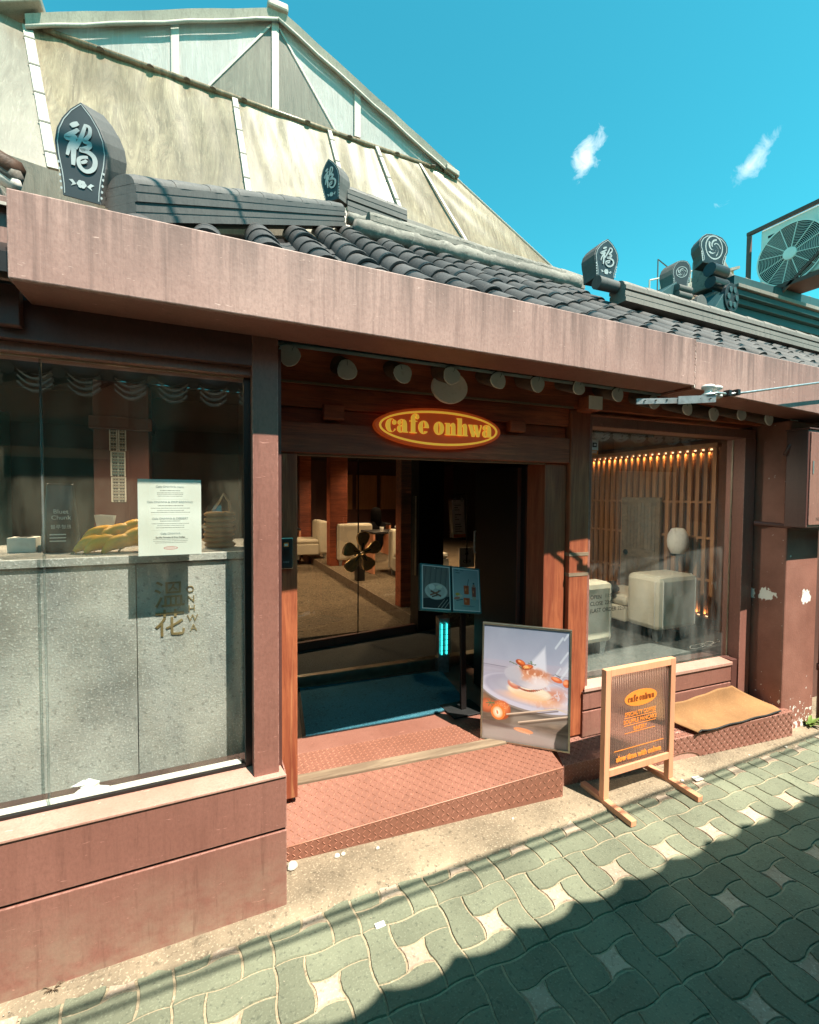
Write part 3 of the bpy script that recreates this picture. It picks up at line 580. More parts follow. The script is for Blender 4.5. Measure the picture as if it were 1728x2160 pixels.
# ================================================================== interior seen through the doors
part(MB().box(-1.5, 7, 2.75, 11, .1, .2935), 'interior_floor', m_carpet, bevel=0)
part(MB().box(1.815, 7, 2.74, 11, .2936, .41), 'interior_platform', m_carpet, bevel=0)
part(MB().box(1.795, 1.814, 2.74, 11, .294, .414), 'platform_edge', m_woodlow, bevel=.002)
part(MB().box(-1.5, 7, 11, 11.1, .2, 3), 'back_wall', m_brown_d, bevel=0)
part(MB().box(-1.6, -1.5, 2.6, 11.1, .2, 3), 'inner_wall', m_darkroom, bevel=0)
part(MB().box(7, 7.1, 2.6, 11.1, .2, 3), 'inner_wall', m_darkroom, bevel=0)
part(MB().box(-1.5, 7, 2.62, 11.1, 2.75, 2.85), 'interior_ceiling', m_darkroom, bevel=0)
for x, y, w in ((1.95, 6.62, .26), (1.92, 3.12, .17), (1.86, 9.2, .2), (.6, 8.6, .2)): part(MB().box(x - .08, x + w, y, y + w, .29, 2.75), 'inner_column', m_wood, bevel=.006)
for x in (3.0, 3.75, 4.5, 5.3): part(MB().box(x, x + .62, 10.9, 10.995, 1.35, 2.35), 'wall_panel', m_slat, bevel=.005)
part(MB().box(-.3, 1.0, 2.6, 2.74, .292, 2.8), 'front_wall', m_darkroom, bevel=0) if False else None
for k, (x, y) in enumerate(((.3, 4.2), (2.6, 4.4), (2.9, 6.4), (.5, 7.0), (3.0, 8.8), (4.6, 6.0))):
    L = thing('ceiling_spotlight', (x, y, 2.745), ['warm spotlight on the dark ceiling just inside the glass doors', 'warm spotlight on the dark ceiling above the first wooden table', 'warm spotlight on the dark ceiling above the second table', 'warm spotlight on the dark ceiling over the walkway', 'warm spotlight on the dark ceiling by the back wall', 'warm spotlight on the dark ceiling far right of the room'][k], 'ceiling light', 'ceiling spotlights in the cafe')
    MB().lathe((0, 0, 0), [(.07, 0), (.07, -.06), (.06, -.062)], 16).build('housing', m_dark, L)
    MB().lathe((0, 0, 0), [(.05, -.0625), (.05, -.066)], 16).build('bulb', m_warm, L)
    ld = bpy.data.lights.new('spotlight_lamp', 'SPOT'); ld.energy = 85; ld.color = (1, .66, .38); ld.spot_size = R(130); ld.spot_blend = .6; ld.shadow_soft_size = .06
    lo = bpy.data.objects.new('spotlight_lamp', ld); COL.objects.link(lo); lo.parent = L; lo.location = (0, 0, -.08)
def sofa(loc, rz, w, d, h, label, group='cream armchairs and sofas in the cafe', back=.2, legs=.1, seat=.42):
    s = thing('sofa', loc, label, 'sofa', group, rz)
    MB().box(-w / 2, w / 2, -d / 2, -d / 2 + back, legs, h).build('backrest', m_cream, s, .045)
    MB().box(-w / 2, w / 2, -d / 2 + back + .004, d / 2, legs, seat - .10).build('base', m_cream, s, .015)
    MB().box(-w / 2 + .01, w / 2 - .01, -d / 2 + back + .004, d / 2 + .01, seat - .098, seat).build('seat', m_cream, s, .04)
    MB().tube([(-w / 2 + .03, d / 2 + .012, seat - .049), (w / 2 - .03, d / 2 + .012, seat - .049)], .004, 5).build('seam', m_plaster, s)
    for sx in (-1, 1): MB().tube([(sx * (w / 2 + .001), -d / 2 + .045, legs + .03), (sx * (w / 2 + .001), -d / 2 + .045, h - .05), (sx * (w / 2 - .045), -d / 2 + .045, h + .001)], .004, 5).build('seam', m_plaster, s)
    for sx in (-1, 1): MB().tube([(sx * (w / 2 - .045), -d / 2 - .001, legs + .03), (sx * (w / 2 - .045), -d / 2 - .001, h - .03)], .0035, 5).build('seam', m_plaster, s)
    for sx in (-1, 1):
        for syy in (-1, 1):
            x, y = sx * (w / 2 - .07), syy * (d / 2 - .07); b = MB(); b.hexa([(x - .022, y - .022, 0), (x + .022, y - .022, 0), (x + .022, y + .022, 0), (x - .022, y + .022, 0), (x - .034, y - .034, legs), (x + .034, y - .034, legs), (x + .034, y + .034, legs), (x - .034, y + .034, legs)]); b.build('leg', m_steel, s)
    return s
def table(loc, rz, label, w=.9, d=.6, h=.72):
    s = thing('table', loc, label, 'table', 'wooden tables in the cafe', rz)
    MB().box(-w / 2, w / 2, -d / 2, d / 2, h - .035, h).build('tabletop', m_dark, s, .005)
    for x in (-1, 1): MB().box(x * (w / 2 - .02) - .018, x * (w / 2 - .02) + .018, -d / 2 + .01, d / 2 - .01, 0, h - .036).build('side_panel', m_frame_or, s, .004)
    return s
table((2.75, 5.75, .41), .05, 'orange wooden side panel table seen right of the flower door handle')
table((1.2, 8.6, .2935), 0, 'wooden table far back at the left of the doorway view')
table((3.1, 8.0, .41), 0, 'wooden table by the back wall panels')
sofa((2.95, 5.0, .41), R(180), .8, .7, .78, 'cream sofa near the dark inner column right of the flower handle')
sofa((2.35, 6.9, .41), 0, .7, .7, .8, 'cream sofa behind the orange side panel table')
sofa((1.75, 8.0, .41), R(90), .7, .7, .8, 'cream armchair far back beside the left inner column')
sofa((.75, 9.3, .2935), R(0), .9, .7, .8, 'cream armchair furthest back at the left edge of the doorway view')
for k, (x, y, z, lb) in enumerate(((2.55, 5.65, 1.131, 'white cup at the near edge of the orange side panel table'), (2.9, 5.8, 1.131, 'white cup towards the far end of the orange side panel table'), (1.05, 8.55, 1.0145, 'white cup on the far table at the left of the doorway view'))):
    cu_ = thing('cup', (x, y, z), lb, 'cup', 'white cups on the cafe tables'); MB().lathe((0, 0, 0), [(.02, 0), (.035, .03), (.04, .07), (.037, .07), (.032, .03), (.018, .006)], 14).build('bowl', m_porc, cu_, 0, 'all'); MB().lathe((0, 0, -.004), [(.05, 0), (.06, .004)], 14).build('saucer', m_porc, cu_)
part(MB().box(1.87, 2.0, 4.93, 5.07, .41, .86), 'low_plinth', m_dark, bevel=.004)
# seated person at the far table, black clothes, back to us
pv = [(0, 0, .46), (0, -.02, .70), (0, -.01, .95), (0, .0, 1.06), (0, .01, 1.12), (0, .03, 1.22), (-.2, -.01, .96), (.2, -.01, .96), (-.24, .06, .72), (.24, .06, .72), (-.16, .3, .74), (.16, .3, .74), (-.1, .03, .46), (.1, .03, .46), (-.12, .42, .47), (.12, .42, .47), (-.12, .44, .06), (.12, .44, .06)]
pe = [(0, 1), (1, 2), (2, 3), (3, 4), (4, 5), (2, 6), (2, 7), (6, 8), (7, 9), (8, 10), (9, 11), (0, 12), (0, 13), (12, 14), (13, 15), (14, 16), (15, 17)]
pr = [.15, .14, .15, .065, .06, .09, .07, .07, .05, .05, .035, .035, .10, .10, .07, .07, .05, .05]
me = bpy.data.meshes.new('person'); me.from_pydata(pv, pe, []); po = bpy.data.objects.new('person', me); COL.objects.link(po)
sk = po.modifiers.new('skin', 'SKIN'); 
for i, r in enumerate(pr): me.skin_vertices[0].data[i].radius = (r, r * (.75 if i < 3 else 1))
me.skin_vertices[0].data[0].use_root = True; po.modifiers.new('sub', 'SUBSURF').render_levels = 2; me.materials.append(m_cloth); po.location = (2.85, 6.75, .30); po.rotation_euler.z = R(20); po.scale = (.9, .9, .9)
tag(po, 'person with long black hair in dark clothes seated at a table inside the cafe', 'person')
MB().loft([[(r * math.cos(2 * PI * k / 14), .015 + r * .95 * math.sin(2 * PI * k / 14), z) for k in range(14)] for r, z in ((.02, 1.36), (.085, 1.335), (.12, 1.27), (.125, 1.19), (.13, 1.05), (.09, .86))]).build('hair', m_hair, po, 0, 'all')
# ================================================================== room behind the right window
part(MB().box(1.9, 2.685, .50, 1.30, .40, .503), 'window_floor', m_carpet_d, bevel=0)
part(MB().box(2.686, 4.3, .50, 2.73, .40, .503), 'window_floor', m_carpet_d, bevel=0)
part(MB().box(2.69, 4.3, 2.62, 2.735, .5, 2.75), 'room_wall', m_slatback, bevel=0)
part(MB().box(1.97, 4.3, .48, 2.73, 2.305, 2.4), 'room_ceiling', m_darkroom, bevel=0)
part(MB().box(4.06, 4.1, .45, 2.7, .5, 2.3), 'slat_backing', m_slatback, bevel=0)
sw = thing('slat_wall', (4.05, 1.6, .5), 'warm timber slat screen with glowing top and bottom strips at the right of the window room', 'slat screen')
s0 = MB().box(-.035, 0, -.018, .018, .12, 1.72).build('slat', m_slat, sw, .003)
ys = [-.78 + .078 * k for k in range(22)]; s0.location.y = ys[0]
for y in ys[1:]: share(s0, 'slat', sw, (0, y, 0))
for z in (.46, .86, 1.20): MB().box(-.03, -.004, -.8, .9, z, z + .022).build('rail', m_slat, sw)
MB().box(-.06, .0, -.82, .92, 1.722, 1.76).build('top_rail', m_slat, sw); MB().box(-.06, .0, -.82, .92, .05, .1195).build('bottom_rail', m_brown_d, sw)
MB().box(-.003, .003, -.79, .89, 1.70, 1.715).build('led_strip', m_led, sw); MB().box(-.003, .003, -.79, .89, .122, .13).build('led_strip', m_led, sw)
for zz, up in ((1.68, -1), (.15, 1)):
    ld = bpy.data.lights.new('led_lamp', 'AREA'); ld.shape = 'RECTANGLE'; ld.size = .02; ld.size_y = 1.6; ld.energy = 4 if up < 0 else 2.5; ld.color = (1, .55, .2)
    lo = bpy.data.objects.new('led_lamp', ld); COL.objects.link(lo); lo.parent = sw; lo.location = (-.012, .05, zz); lo.rotation_euler = (0, 0 if up < 0 else PI, 0)
dr = thing('cabinet_door', (3.99, 1.56, .503), 'pale slatted wooden door with black knob leaning on the slat wall', 'door')
MB().box(-.03, .0, -.235, .235, .0, 1.25).build('door_frame', m_woodlow, dr, .004)
for k in range(9):
    y = -.172 + k * .043; MB().box(-.036, -.0305, y - .018, y + .018, .05, .60).build('board', m_woodlow, dr); MB().box(-.036, -.0305, y - .018, y + .018, .70, 1.19).build('board', m_woodlow, dr)
MB().box(-.042, -.0305, -.19, .19, .605, .695).build('lock_rail', m_woodlow, dr, .003)
MB().loft([[(-.043 - x, .15 + r * math.cos(2 * PI * k / 12), .65 + r * math.sin(2 * PI * k / 12)) for k in range(12)] for r, x in ((.02, 0), (.03, .015), (.02, .03))]).build('knob', m_black, dr)
sofa((3.46, 1.13, .503), 0, .50, .80, .57, 'cream armchair at the middle of the right window with its back to the street', back=.34, seat=.34)
sofa((2.33, 1.10, .503), 0, .64, .80, .58, 'cream armchair at the left of the right window behind the opening hours', back=.20, seat=.34)
ln = thing('lantern', (3.78, .99, .503), 'round pale paper lantern on a slim stand by the slat wall', 'lamp')
MB().lathe((0, 0, 0), [(.02, .70), (.055, .72), (.085, .78), (.092, .84), (.085, .90), (.055, .955), (.02, .965)], 20).build('shade', m_plaster, ln, 0, 'all')
MB().lathe((0, 0, 0), [(.09, 0), (.09, .015), (.012, .02), (.012, .70), (.055, .70), (.055, .73)], 16).build('stand', m_dark, ln)
b = MB(); b.tube([(2.75 + .12 * math.cos(a) * (1 + .2 * math.sin(2.3 * a)) + .02 * a + .68, .56 + .035 * math.sin(a * 1.1), .508 + .004 * math.sin(3 * a)) for a in np.arange(0, 13, .3)], .004, 5); tag(b.build('cable', m_plaster, smooth='all'), 'loose white cable coiled on the floor behind the right window', 'cable')
b = MB(T0((2.95, 1.28, .84)))
for k in range(9): b.tube([(2.92 + random.uniform(-.06, .06), 1.2 + random.uniform(-.06, .06), .84 + random.uniform(.0, .02)), (2.95 + random.uniform(-.08, .08), 1.25, .90), (2.98 + random.uniform(-.08, .08), 1.3 + random.uniform(-.08, .08), .85)], .028, 7)
o = b.build('black_bag', m_rubber, None, 0, 'all', (2.95, 1.28, .0)); o.location = (2.62 + .6, 1.30, .865); tag(o, 'crumpled black bag lying on the seat behind the middle armchair', 'bag')
lt = thing('ceiling_spotlight', (2.15, .62, 2.298), 'small warm spotlight at the top left of the right window', 'ceiling light', 'ceiling spotlights in the cafe')
MB().lathe((0, 0, 0), [(.03, 0), (.03, -.10), (.025, -.102)], 14).build('housing', m_dark, lt); MB().lathe((0, 0, 0), [(.02, -.1025), (.02, -.106)], 14).build('bulb', m_warm, lt)
ld = bpy.data.lights.new('spotlight_lamp', 'SPOT'); ld.energy = 52; ld.color = (1, .86, .68); ld.spot_size = R(150); ld.spot_blend = .8; ld.shadow_soft_size = .05
lo = bpy.data.objects.new('spotlight_lamp', ld); COL.objects.link(lo); lo.parent = lt; lo.location = (0, 0, -.115); lo.rotation_euler = (R(15), R(-28), 0)
# ================================================================== counter behind the left window
ct = thing('counter', (-1.2, .475, .5), 'grey concrete counter with brass lettering behind the left window', 'counter'); T = T0((-1.2, .5, .5))
MB(T).box(-3.1, -.575, .30, .345, .50, 1.455).build('front_slab', m_concrete, ct, .002)
MB(T).box(-.572, -.06, .30, .345, .50, 1.455).build('front_slab', m_concrete, ct, .002)
MB(T).box(-3.1, -.06, .286, .95, 1.462, 1.494).build('top', m_concrete, ct, .002)
MB(T).box(-3.1, -.06, .35, .93, .5, 1.45).build('core', m_dark, ct)
mx = lambda x, z, y=.2995: Matrix.Translation((1.2, -.5, -.5)) @ frame((x, y, z), (1, 0, 0), (0, 0, 1))
text('hanja_letter', '\u6eab', .125, m_brass_d, ct, mx(-.45, 1.312), .004); text('hanja_letter', '\u82b1', .125, m_brass_d, ct, mx(-.449, 1.188), .004)
for k, ch in enumerate('ONHWA'): text('letter', ch, .042, m_brass_d, ct, mx(-.370 + .003 * k, 1.335 - .0425 * k), .003)
part(MB().box(-3.2, -.06, .20, .30, .50, .553), 'window_ledge', m_sand, bevel=0)
part(MB().box(-3.2, -.17, .135, .175, .55, .592), 'inner_track', m_plaster, bevel=.004)
part(MB().box(-3.2, -.06, 1.9, 2.0, .3, 2.8), 'kitchen_wall', m_darkroom, bevel=0)
part(MB().box(-3.2, -.06, .25, 2.0, 2.45, 2.5), 'kitchen_ceiling', m_darkroom, bevel=0)
part(MB().box(-.058, -.052, .30, 2.0, .3, 2.6), 'kitchen_side_wall', m_darkroom, bevel=0)
fr = thing('fridge', (-1.75, 1.4, .5), 'teal steel fridge standing at the left end behind the counter', 'fridge'); MB().box(-.45, .33, -.3, .35, 0, 1.75).build('body', m_teal, fr, .01); MB().box(.26, .30, -.34, -.301, .3, 1.5).build('handle', m_steel, fr, .004)
MB().box(-.44, .32, -.3012, -.3005, .02, .04).build('kick_plate', m_dark, fr)
cl_ = thing('kitchen_column', (-.93, 1.45, .3), 'dark brown column behind the counter carrying the photo strips', 'column'); MB().box(.0, .30, 0, .2, 0, 2.15).build('shaft', m_brown_d, cl_, .004); MB().box(-.02, .32, -.02, .22, 1.85, 1.93).build('collar', m_brown_d, cl_, .004)
def strip_pic(kind):
    p = Pic(60, 150, (225, 222, 215)); rg = np.random.default_rng(kind)
    for r in range(4):
        for c in range(1 if kind < 2 else 2):
            w = .84 if kind < 2 else .42; x0 = .08 + c * .43; y0 = .02 + r * .245; p.poly([(x0, y0), (x0 + w, y0), (x0 + w, y0 + .225), (x0, y0 + .225)], (150, 152, 148) if kind != 2 else (120, 140, 140))
            for q in range(2): cx = x0 + w * (.3 + .4 * q); p.el(cx, y0 + .08, w * .13, w * .15, (25, 25, 28)); p.el(cx, y0 + .10, w * .09, w * .11, (190, 165, 150)); p.el(cx, y0 + .205, w * .2, w * .2, (40, 45, 50), k=.9)
    p.grain(.06); return p.a
for k, (x0, x1, z0, z1, lb) in enumerate(((-1.005, -.962, 2.02, 2.16, 'narrow photo strip hanging top left on the column'), (-.957, -.915, 2.02, 2.155, 'narrow photo strip hanging top right on the column'), (-1.0, -.92, 1.86, 2.015, 'grey middle photo sheet of six portraits on the column'), (-.998, -.918, 1.70, 1.855, 'lowest black and white photo sheet of four portraits on the column'))):
    dx = .16
    s = thing('photo_strip', (x0 + dx, 1.446, z0), lb, 'photo', 'photo strips on the kitchen column'); w, h = x1 - x0, z1 - z0
    MB().box(0, w, 0, .002, 0, h).build('paper', m_paper, s); picture('print', image_mat('photo_print_%d' % k, strip_pic(k)), s, (0, -.001, 0), (w, -.001, 0), (w, -.001, h), (0, -.001, h))
# bananas
bn = thing('banana_bunch', (-.68, .46, 1.494), 'bunch of ripe yellow bananas on the counter beside the notice', 'bananas')
for k, (x, y, z, rz, tilt, L) in enumerate(((-.06, -.03, .028, .35, .05, .17), (-.02, -.05, .03, .5, .12, .18), (.04, -.055, .03, .6, .15, .18), (-.04, .01, .066, .25, .18, .18), (.02, -.01, .072, .45, .3, .18), (.07, .01, .088, .55, .35, .17), (.09, -.03, .055, .7, .3, .17))):
    pts, rad = [], []
    for q in range(11):
        a = (q / 10 - .5) * 1.5; px = L / 1.5 * math.sin(a) * 1.05; pz = (math.cos(a) - .84) * L * .75
        c, s_ = math.cos(rz), math.sin(rz); c2, s2 = math.cos(tilt), math.sin(tilt); xx = px * c2 - pz * s2; zz = px * s2 + pz * c2
        pts.append((x + xx * c, y + xx * s_ * .5, z + zz)); rad.append(.0215 * (.28 + .72 * min(1, 3.2 * min(q, 10 - q) / 10)) * 1.42)
    o = MB().tube(pts, .02, 9, rad).build('banana', m_banana, bn, 0, 'all'); MB().tube([pts[0], tuple(2 * a - b for a, b in zip(pts[0], pts[1]))], .005, 6).build('tip', m_stem, o)
MB().tube([(.13, -.01, .10), (.17, .0, .13)], .012, 7).build('stalk', m_stem, bn)
for k, (x, y) in enumerate(((-.50, .95), (-1.3, .9))):
    L = thing('ceiling_spotlight', (x, y, 2.448), ('small ceiling downlight above the counter near the entrance side', 'small ceiling downlight above the counter near the fridge')[k], 'ceiling light', 'ceiling spotlights in the cafe')
    MB().lathe((0, 0, 0), [(.045, 0), (.045, -.02), (.04, -.022)], 16).build('housing', m_dark, L); MB().lathe((0, 0, 0), [(.035, -.0225), (.035, -.025)], 16).build('bulb', m_warm, L)
    ld = bpy.data.lights.new('downlight_lamp', 'SPOT'); ld.energy = 24; ld.color = (1, .78, .52); ld.spot_size = R(120); ld.spot_blend = .7; ld.shadow_soft_size = .04
    lo = bpy.data.objects.new('downlight_lamp', ld); COL.objects.link(lo); lo.parent = L; lo.location = (0, 0, -.04)
# coffee bag
cb_ = thing('coffee_bag', (-.885, .52, 1.494), 'dark navy coffee bag with white lettering standing on the counter', 'coffee bag')
def bagr(w, d, z): return [(w * math.copysign(abs(math.cos(2 * PI * k / 16)) ** .5, math.cos(2 * PI * k / 16)), d * math.copysign(abs(math.sin(2 * PI * k / 16)) ** .6, math.sin(2 * PI * k / 16)), z) for k in range(16)]
MB().loft([bagr(.062, .045, 0), bagr(.068, .05, .02), bagr(.064, .048, .10), bagr(.056, .035, .19), bagr(.052, .018, .24), bagr(.050, .006, .285), bagr(.048, .004, .30)]).build('sack', m_bag, cb_, 0, 'all')
fm = lambda x, z, y=-.050: frame((x, y, z), (1, 0, 0), (0, -.12, 1))
text('label_text', 'Bluet\nChunk', .026, m_print_wh, cb_, fm(.012, .165, -.0475), .0006); text('label_text', '\ube14\ub8e8\uccad\ud06c', .020, m_print_wh, cb_, fm(.012, .112, -.0515), .0006)
for k in range(3): MB().box(-.028, .03, -.0535, -.0528, .050 + k * .014, .0545 + k * .014).build('label_line', m_print_wh, cb_)
MB().lathe((0, 0, 0), [(0, 0), (.001, 0)], 3) if False else None
cu = thing('napkin_cup', (-.75, .70, 1.494), 'clear cup holding a fan of paper napkins behind the coffee bag', 'cup'); MB().lathe((0, 0, 0), [(.028, 0), (.034, .09), (.0325, .09), (.027, .004)], 16).build('glass', m_pane, cu)
for k in range(4): MB().hexa([(-.02 + .002 * k, -.012 + .008 * k, .03), (.02, -.012 + .008 * k, .03), (.02, -.009 + .008 * k, .03), (-.02, -.009 + .008 * k, .03), (-.042 + .006 * k, -.02 + .012 * k, .155), (.038 + .002 * k, -.02 + .012 * k, .15), (.038, -.017 + .012 * k, .15), (-.042 + .006 * k, -.017 + .012 * k, .155)]).build('napkin', m_paper, cu)
cu = thing('drinking_glass', (-.675, .72, 1.494), 'empty drinking glass standing right of the napkin cup', 'glass'); MB().lathe((0, 0, 0), [(.022, 0), (.026, .11), (.0245, .11), (.021, .004)], 16).build('wall', m_pane, cu); MB().lathe((0, 0, 0), [(.021, .002), (.021, .006)], 16).build('base', m_steel, cu)
bx = thing('tissue_box', (-1.03, .58, 1.494), 'small cream carton at the left end of the counter', 'box'); MB().box(-.05, .05, -.04, .04, 0, .065).build('carton', m_plaster, bx, .003); MB().lathe((0, 0, .0655), [(.03, 0), (.025, .001)], 12).build('slot', m_dark, bx); MB().box(.052, .12, -.03, .03, 0, .028).build('tray', m_teal, bx, .003)
bk = thing('back_shelf', (-.6, 1.0, 1.494), 'pale steel shelf edge crossing the kitchen behind the bananas', 'shelf'); MB().box(-.25, .35, -.03, .12, .06, .075).build('board', m_alu, bk, .002)
for x in (-.2, .3): MB().box(x - .01, x + .01, 0, .02, -.01, .06).build('bracket', m_steel, bk)
# stacked paper sleeves right of the notice
sl = thing('cookie_jar', (-.245, .47, 1.494), 'stack of round brown wrapped cakes at the right end of the counter', 'cakes')
for k in range(7): MB().lathe((random.uniform(-.006, .006), random.uniform(-.006, .006), .003 + k * .0245), [(.06, 0), (.071, .008), (.071, .015), (.058, .0235)], 22).build('cake', m_matbr, sl, 0, 'all')
MB().tube([(-.03, .02, .176), (0, .0, .22), (.02, -.03, .26), (.045, -.02, .22), (.05, .0, .178)], .006, 6).build('clip', m_alu, sl); MB().lathe((0, 0, .175), [(.062, 0), (.05, .03), (.025, .07), (.0, .085)], 18).build('film_cover', m_pane, sl)
# crumpled tissue on the window ledge
ts = MB(); ring = []
for z, r in ((0, .062), (.02, .058), (.035, .032), (.05, .036), (.062, .012)): ring.append([(r * (1 + random.uniform(-.3, .3)) * math.cos(2 * PI * k / 14), .5 * r * (1 + random.uniform(-.35, .35)) * math.sin(2 * PI * k / 14), z + random.uniform(-.006, .006)) for k in range(14)])
ts.loft(ring); ts.quad((-.06, -.01, .055), (-.012, -.012, .052), (.0, .0, .06), (-.02, .008, .064)); o = ts.build('crumpled_tissue', m_paper, None, 0, False, (-.735, .20, .555)); tag(o, 'crumpled white tissue on the ledge at the bottom of the left window', 'tissue')
# paper notice on the inside of the glass
nt = thing('paper_notice', (-.435, .128, 1.505), 'white menu notice sheet taped inside the left window', 'notice')
MB().box(-.1125, .1125, 0, .002, 0, .304).build('sheet', m_paper, nt)
p = Pic(330, 466, (236, 234, 226)); rg = np.random.default_rng(5)
for cx, cy, a in ((.15, .12, .2), (.9, .2, .22), (.1, .65, .2), (.85, .8, .25), (.4, .93, .3)): p.el(cx, cy, a, a * 1.2, (205, 202, 190), soft=1.2, k=.5)
def tl(y, w, h, c=(45, 42, 40), k=.9):
    x = .5 - w / 2
    while x < .5 + w / 2 - .004:
        q = rg.uniform(.006, .018); p.poly([(x, y), (x + q, y), (x + q, y + h), (x, y + h)], c, k * rg.uniform(.75, 1), .003); x += q + rg.uniform(.002, .006)
for y, w, h, c in ((.135, .32, .010, 0), (.165, .42, .008, 0), (.185, .42, .008, 0), (.21, .40, .008, 0), (.335, .40, .011, 0), (.37, .62, .008, 0), (.40, .42, .008, 0), (.425, .62, .009, 0), (.54, .33, .011, 0), (.575, .60, .008, 0), (.60, .42, .008, 0), (.628, .46, .009, 0), (.785, .56, .007, 0), (.808, .56, .007, 0), (.83, .50, .007, 0)): tl(y, w, h)
for y in (.255, .46, .665): p.line(.2, y, .8, y, .0012, (170, 165, 155))
p.el(.5, .905, .115, .032, (190, 120, 112), soft=.08); p.el(.5, .905, .10, .022, (226, 205, 198), soft=.1); tl(.90, .14, .010, (180, 110, 100), .6); p.grain(.01)
picture('print', image_mat('notice_print', p.a), nt, (-.11, -.0012, .002), (.11, -.0012, .002), (.11, -.0012, .302), (-.11, -.0012, .302))
for z, s in ((.275, 'Cafe ONHWA menu'), (.214, 'Cafe ONHWA & DRIP BREWING'), (.148, 'Cafe ONHWA & DESSERT'), (.088, 'Cafe ONHWA'), (.073, 'Souffle Pancake & Drip Coffee')): text('heading', s, .0115 if z > .08 else .0085, m_flat_grey if False else (m_print_bk if z < .08 else m_silver), nt, frame((0, -.0018, z), (1, 0, 0), (0, 0, 1)), .0002)
# small dark plaque at the far left on the counter
wp = thing('wood_plaque', (-1.03, .297, 1.13), 'dark wooden plaque with gilt edge cut by the left picture border', 'plaque'); MB().box(-.12, .0, -.014, .0, 0, .30).build('board', m_brown_d, wp, .002); MB().box(.0005, .005, -.014, .0, 0, .30).build('edge', m_gold, wp)
# ================================================================== checker plate steps
def lerp(a, b, t): return tuple(x + (y - x) * t for x, y in zip(a, b))
def treads(mb, c, nu, nv, L=.0130, w=.0032, h=.0040, skip=None):
    c = [Vector(q) for q in c]; nrm = (c[1] - c[0]).cross(c[3] - c[0]).normalized()
    for i in range(nu):
        for j in range(nv):
            u, v = (i + .5) / nu, (j + .5) / nv; p = (c[0] * (1 - u) + c[1] * u) * (1 - v) + (c[3] * (1 - u) + c[2] * u) * v
            if skip and skip(p): continue
            eu = (c[1] - c[0]).normalized(); ev = nrm.cross(eu); a = PI / 4 if (i + j) % 2 else -PI / 4
            d = eu * math.cos(a) + ev * math.sin(a); q = nrm.cross(d)
            mb.add([p - d * L - nrm * .0004, p + q * w - nrm * .0004, p + d * L - nrm * .0004, p - q * w - nrm * .0004, p - d * L * .6 + nrm * h, p + d * L * .6 + nrm * h], [(0, 1, 5, 4), (1, 2, 5), (2, 3, 4, 5), (3, 0, 4)])
rp = thing('entrance_ramp', (0, 0, 0), 'orange brown checker plate ramp in front of the glass door entrance', 'ramp')
f0, f1, b1, b0 = (-.004, .240, .074), (1.585, .086, .179), (1.66, .372, .200), (.0, .512, .196)
g0, g1 = (-.004, .238, -.01), (1.585, .084, -.01)
b = MB(); gn, gm = 12, 6; gp = [[lerp(lerp(f0, f1, i / gn), lerp(b0, b1, i / gn), j / gm) for i in range(gn + 1)] for j in range(gm + 1)]
b.add([q for r_ in gp for q in r_], [(j * (gn + 1) + i, j * (gn + 1) + i + 1, (j + 1) * (gn + 1) + i + 1, (j + 1) * (gn + 1) + i) for j in range(gm) for i in range(gn)]); b.build('top_plate', m_plate, rp, 0, 'all')
MB().hexa([g0, g1, (1.585, .094, -.01), (-.004, .248, -.01), (f0[0], f0[1] - .001, f0[2] + .001), (f1[0], f1[1] - .001, f1[2] + .001), (1.585, .094, .1795), (-.004, .248, .0755)]).build('front_plate', m_plate, rp, .0015)
MB().prism([(1.587, .09, -.01), (1.662, .372, -.01), (1.662, .372, .198), (1.587, .09, .178)], (-.006, 0, 0)).build('side_plate', m_plate, rp)
b = MB(); treads(b, [f0, f1, b1, b0], 56, 11); treads(b, [g0, g1, f1, f0], 56, 5, skip=lambda p: p.z < .008 or p.z > .068 + .105 * (p.x / 1.585)); tag(b.build('tread_pattern', m_tread, rp), None, None, None, 'stuff')
MB().hexa([lerp(f0, f0, 0), f1, (1.586, .096, .182), (-.004, .25, .0775), (-.004, .238, .070), (1.585, .0845, .175), (1.586, .096, .1795), (-.004, .25, .0750)]) 
b = MB(); b.tube([lerp(f0, f1, k / 10) for k in range(11)], .003, 6); b.build('worn_edge', m_tread, rp, 0, 'all')
st = thing('timber_threshold', (0, 0, 0), 'worn grey timber threshold strip crossing the entrance ramp', 'threshold')
MB().hexa([(.0, .514, .17), (1.70, .374, .17), (1.70, .445, .17), (.0, .585, .17), (.0, .514, .212), (1.70, .374, .212), (1.70, .445, .214), (.0, .585, .214)]).build('timber', m_woodlow, st, .006)
ep = thing('entry_plate', (0, 0, 0), 'checker plate sheet between the timber threshold and the blue mat', 'plate')
e0, e1, e2, e3 = (.0, .588, .206), (1.68, .449, .206), (1.68, .70, .2065), (.0, .80, .2065)
MB().hexa([(.0, .588, .2005), (1.68, .449, .2005), (1.68, .70, .2005), (.0, .80, .2005), e0, e1, e2, e3]).build('sheet', m_plate, ep)
b = MB(); treads(b, [e0, e1, e2, e3], 58, 8); tag(b.build('tread_pattern', m_tread, ep), None, None, None, 'stuff')
ss = thing('checker_step', (0, 0, 0), 'brown checker plate step under the right window with an arched drain notch', 'step')
a0, a1, a2, a3 = (1.655, .158, .130), (3.62, -.058, .192), (3.60, .26, .198), (1.71, .330, .196)
def fp(u, z): return (1.655 + 1.965 * u, .158 - .216 * u, z)
zt_ = lambda u: .130 + .062 * u
pts = [fp(0, -.01), fp(.40, -.01)] + [fp(.475 + .075 * math.cos(PI - PI * k / 10), .052 * math.sin(PI * k / 10) + .002) for k in range(11)] + [fp(.55, -.01), fp(1, -.01), fp(1, .192), fp(0, .130)]
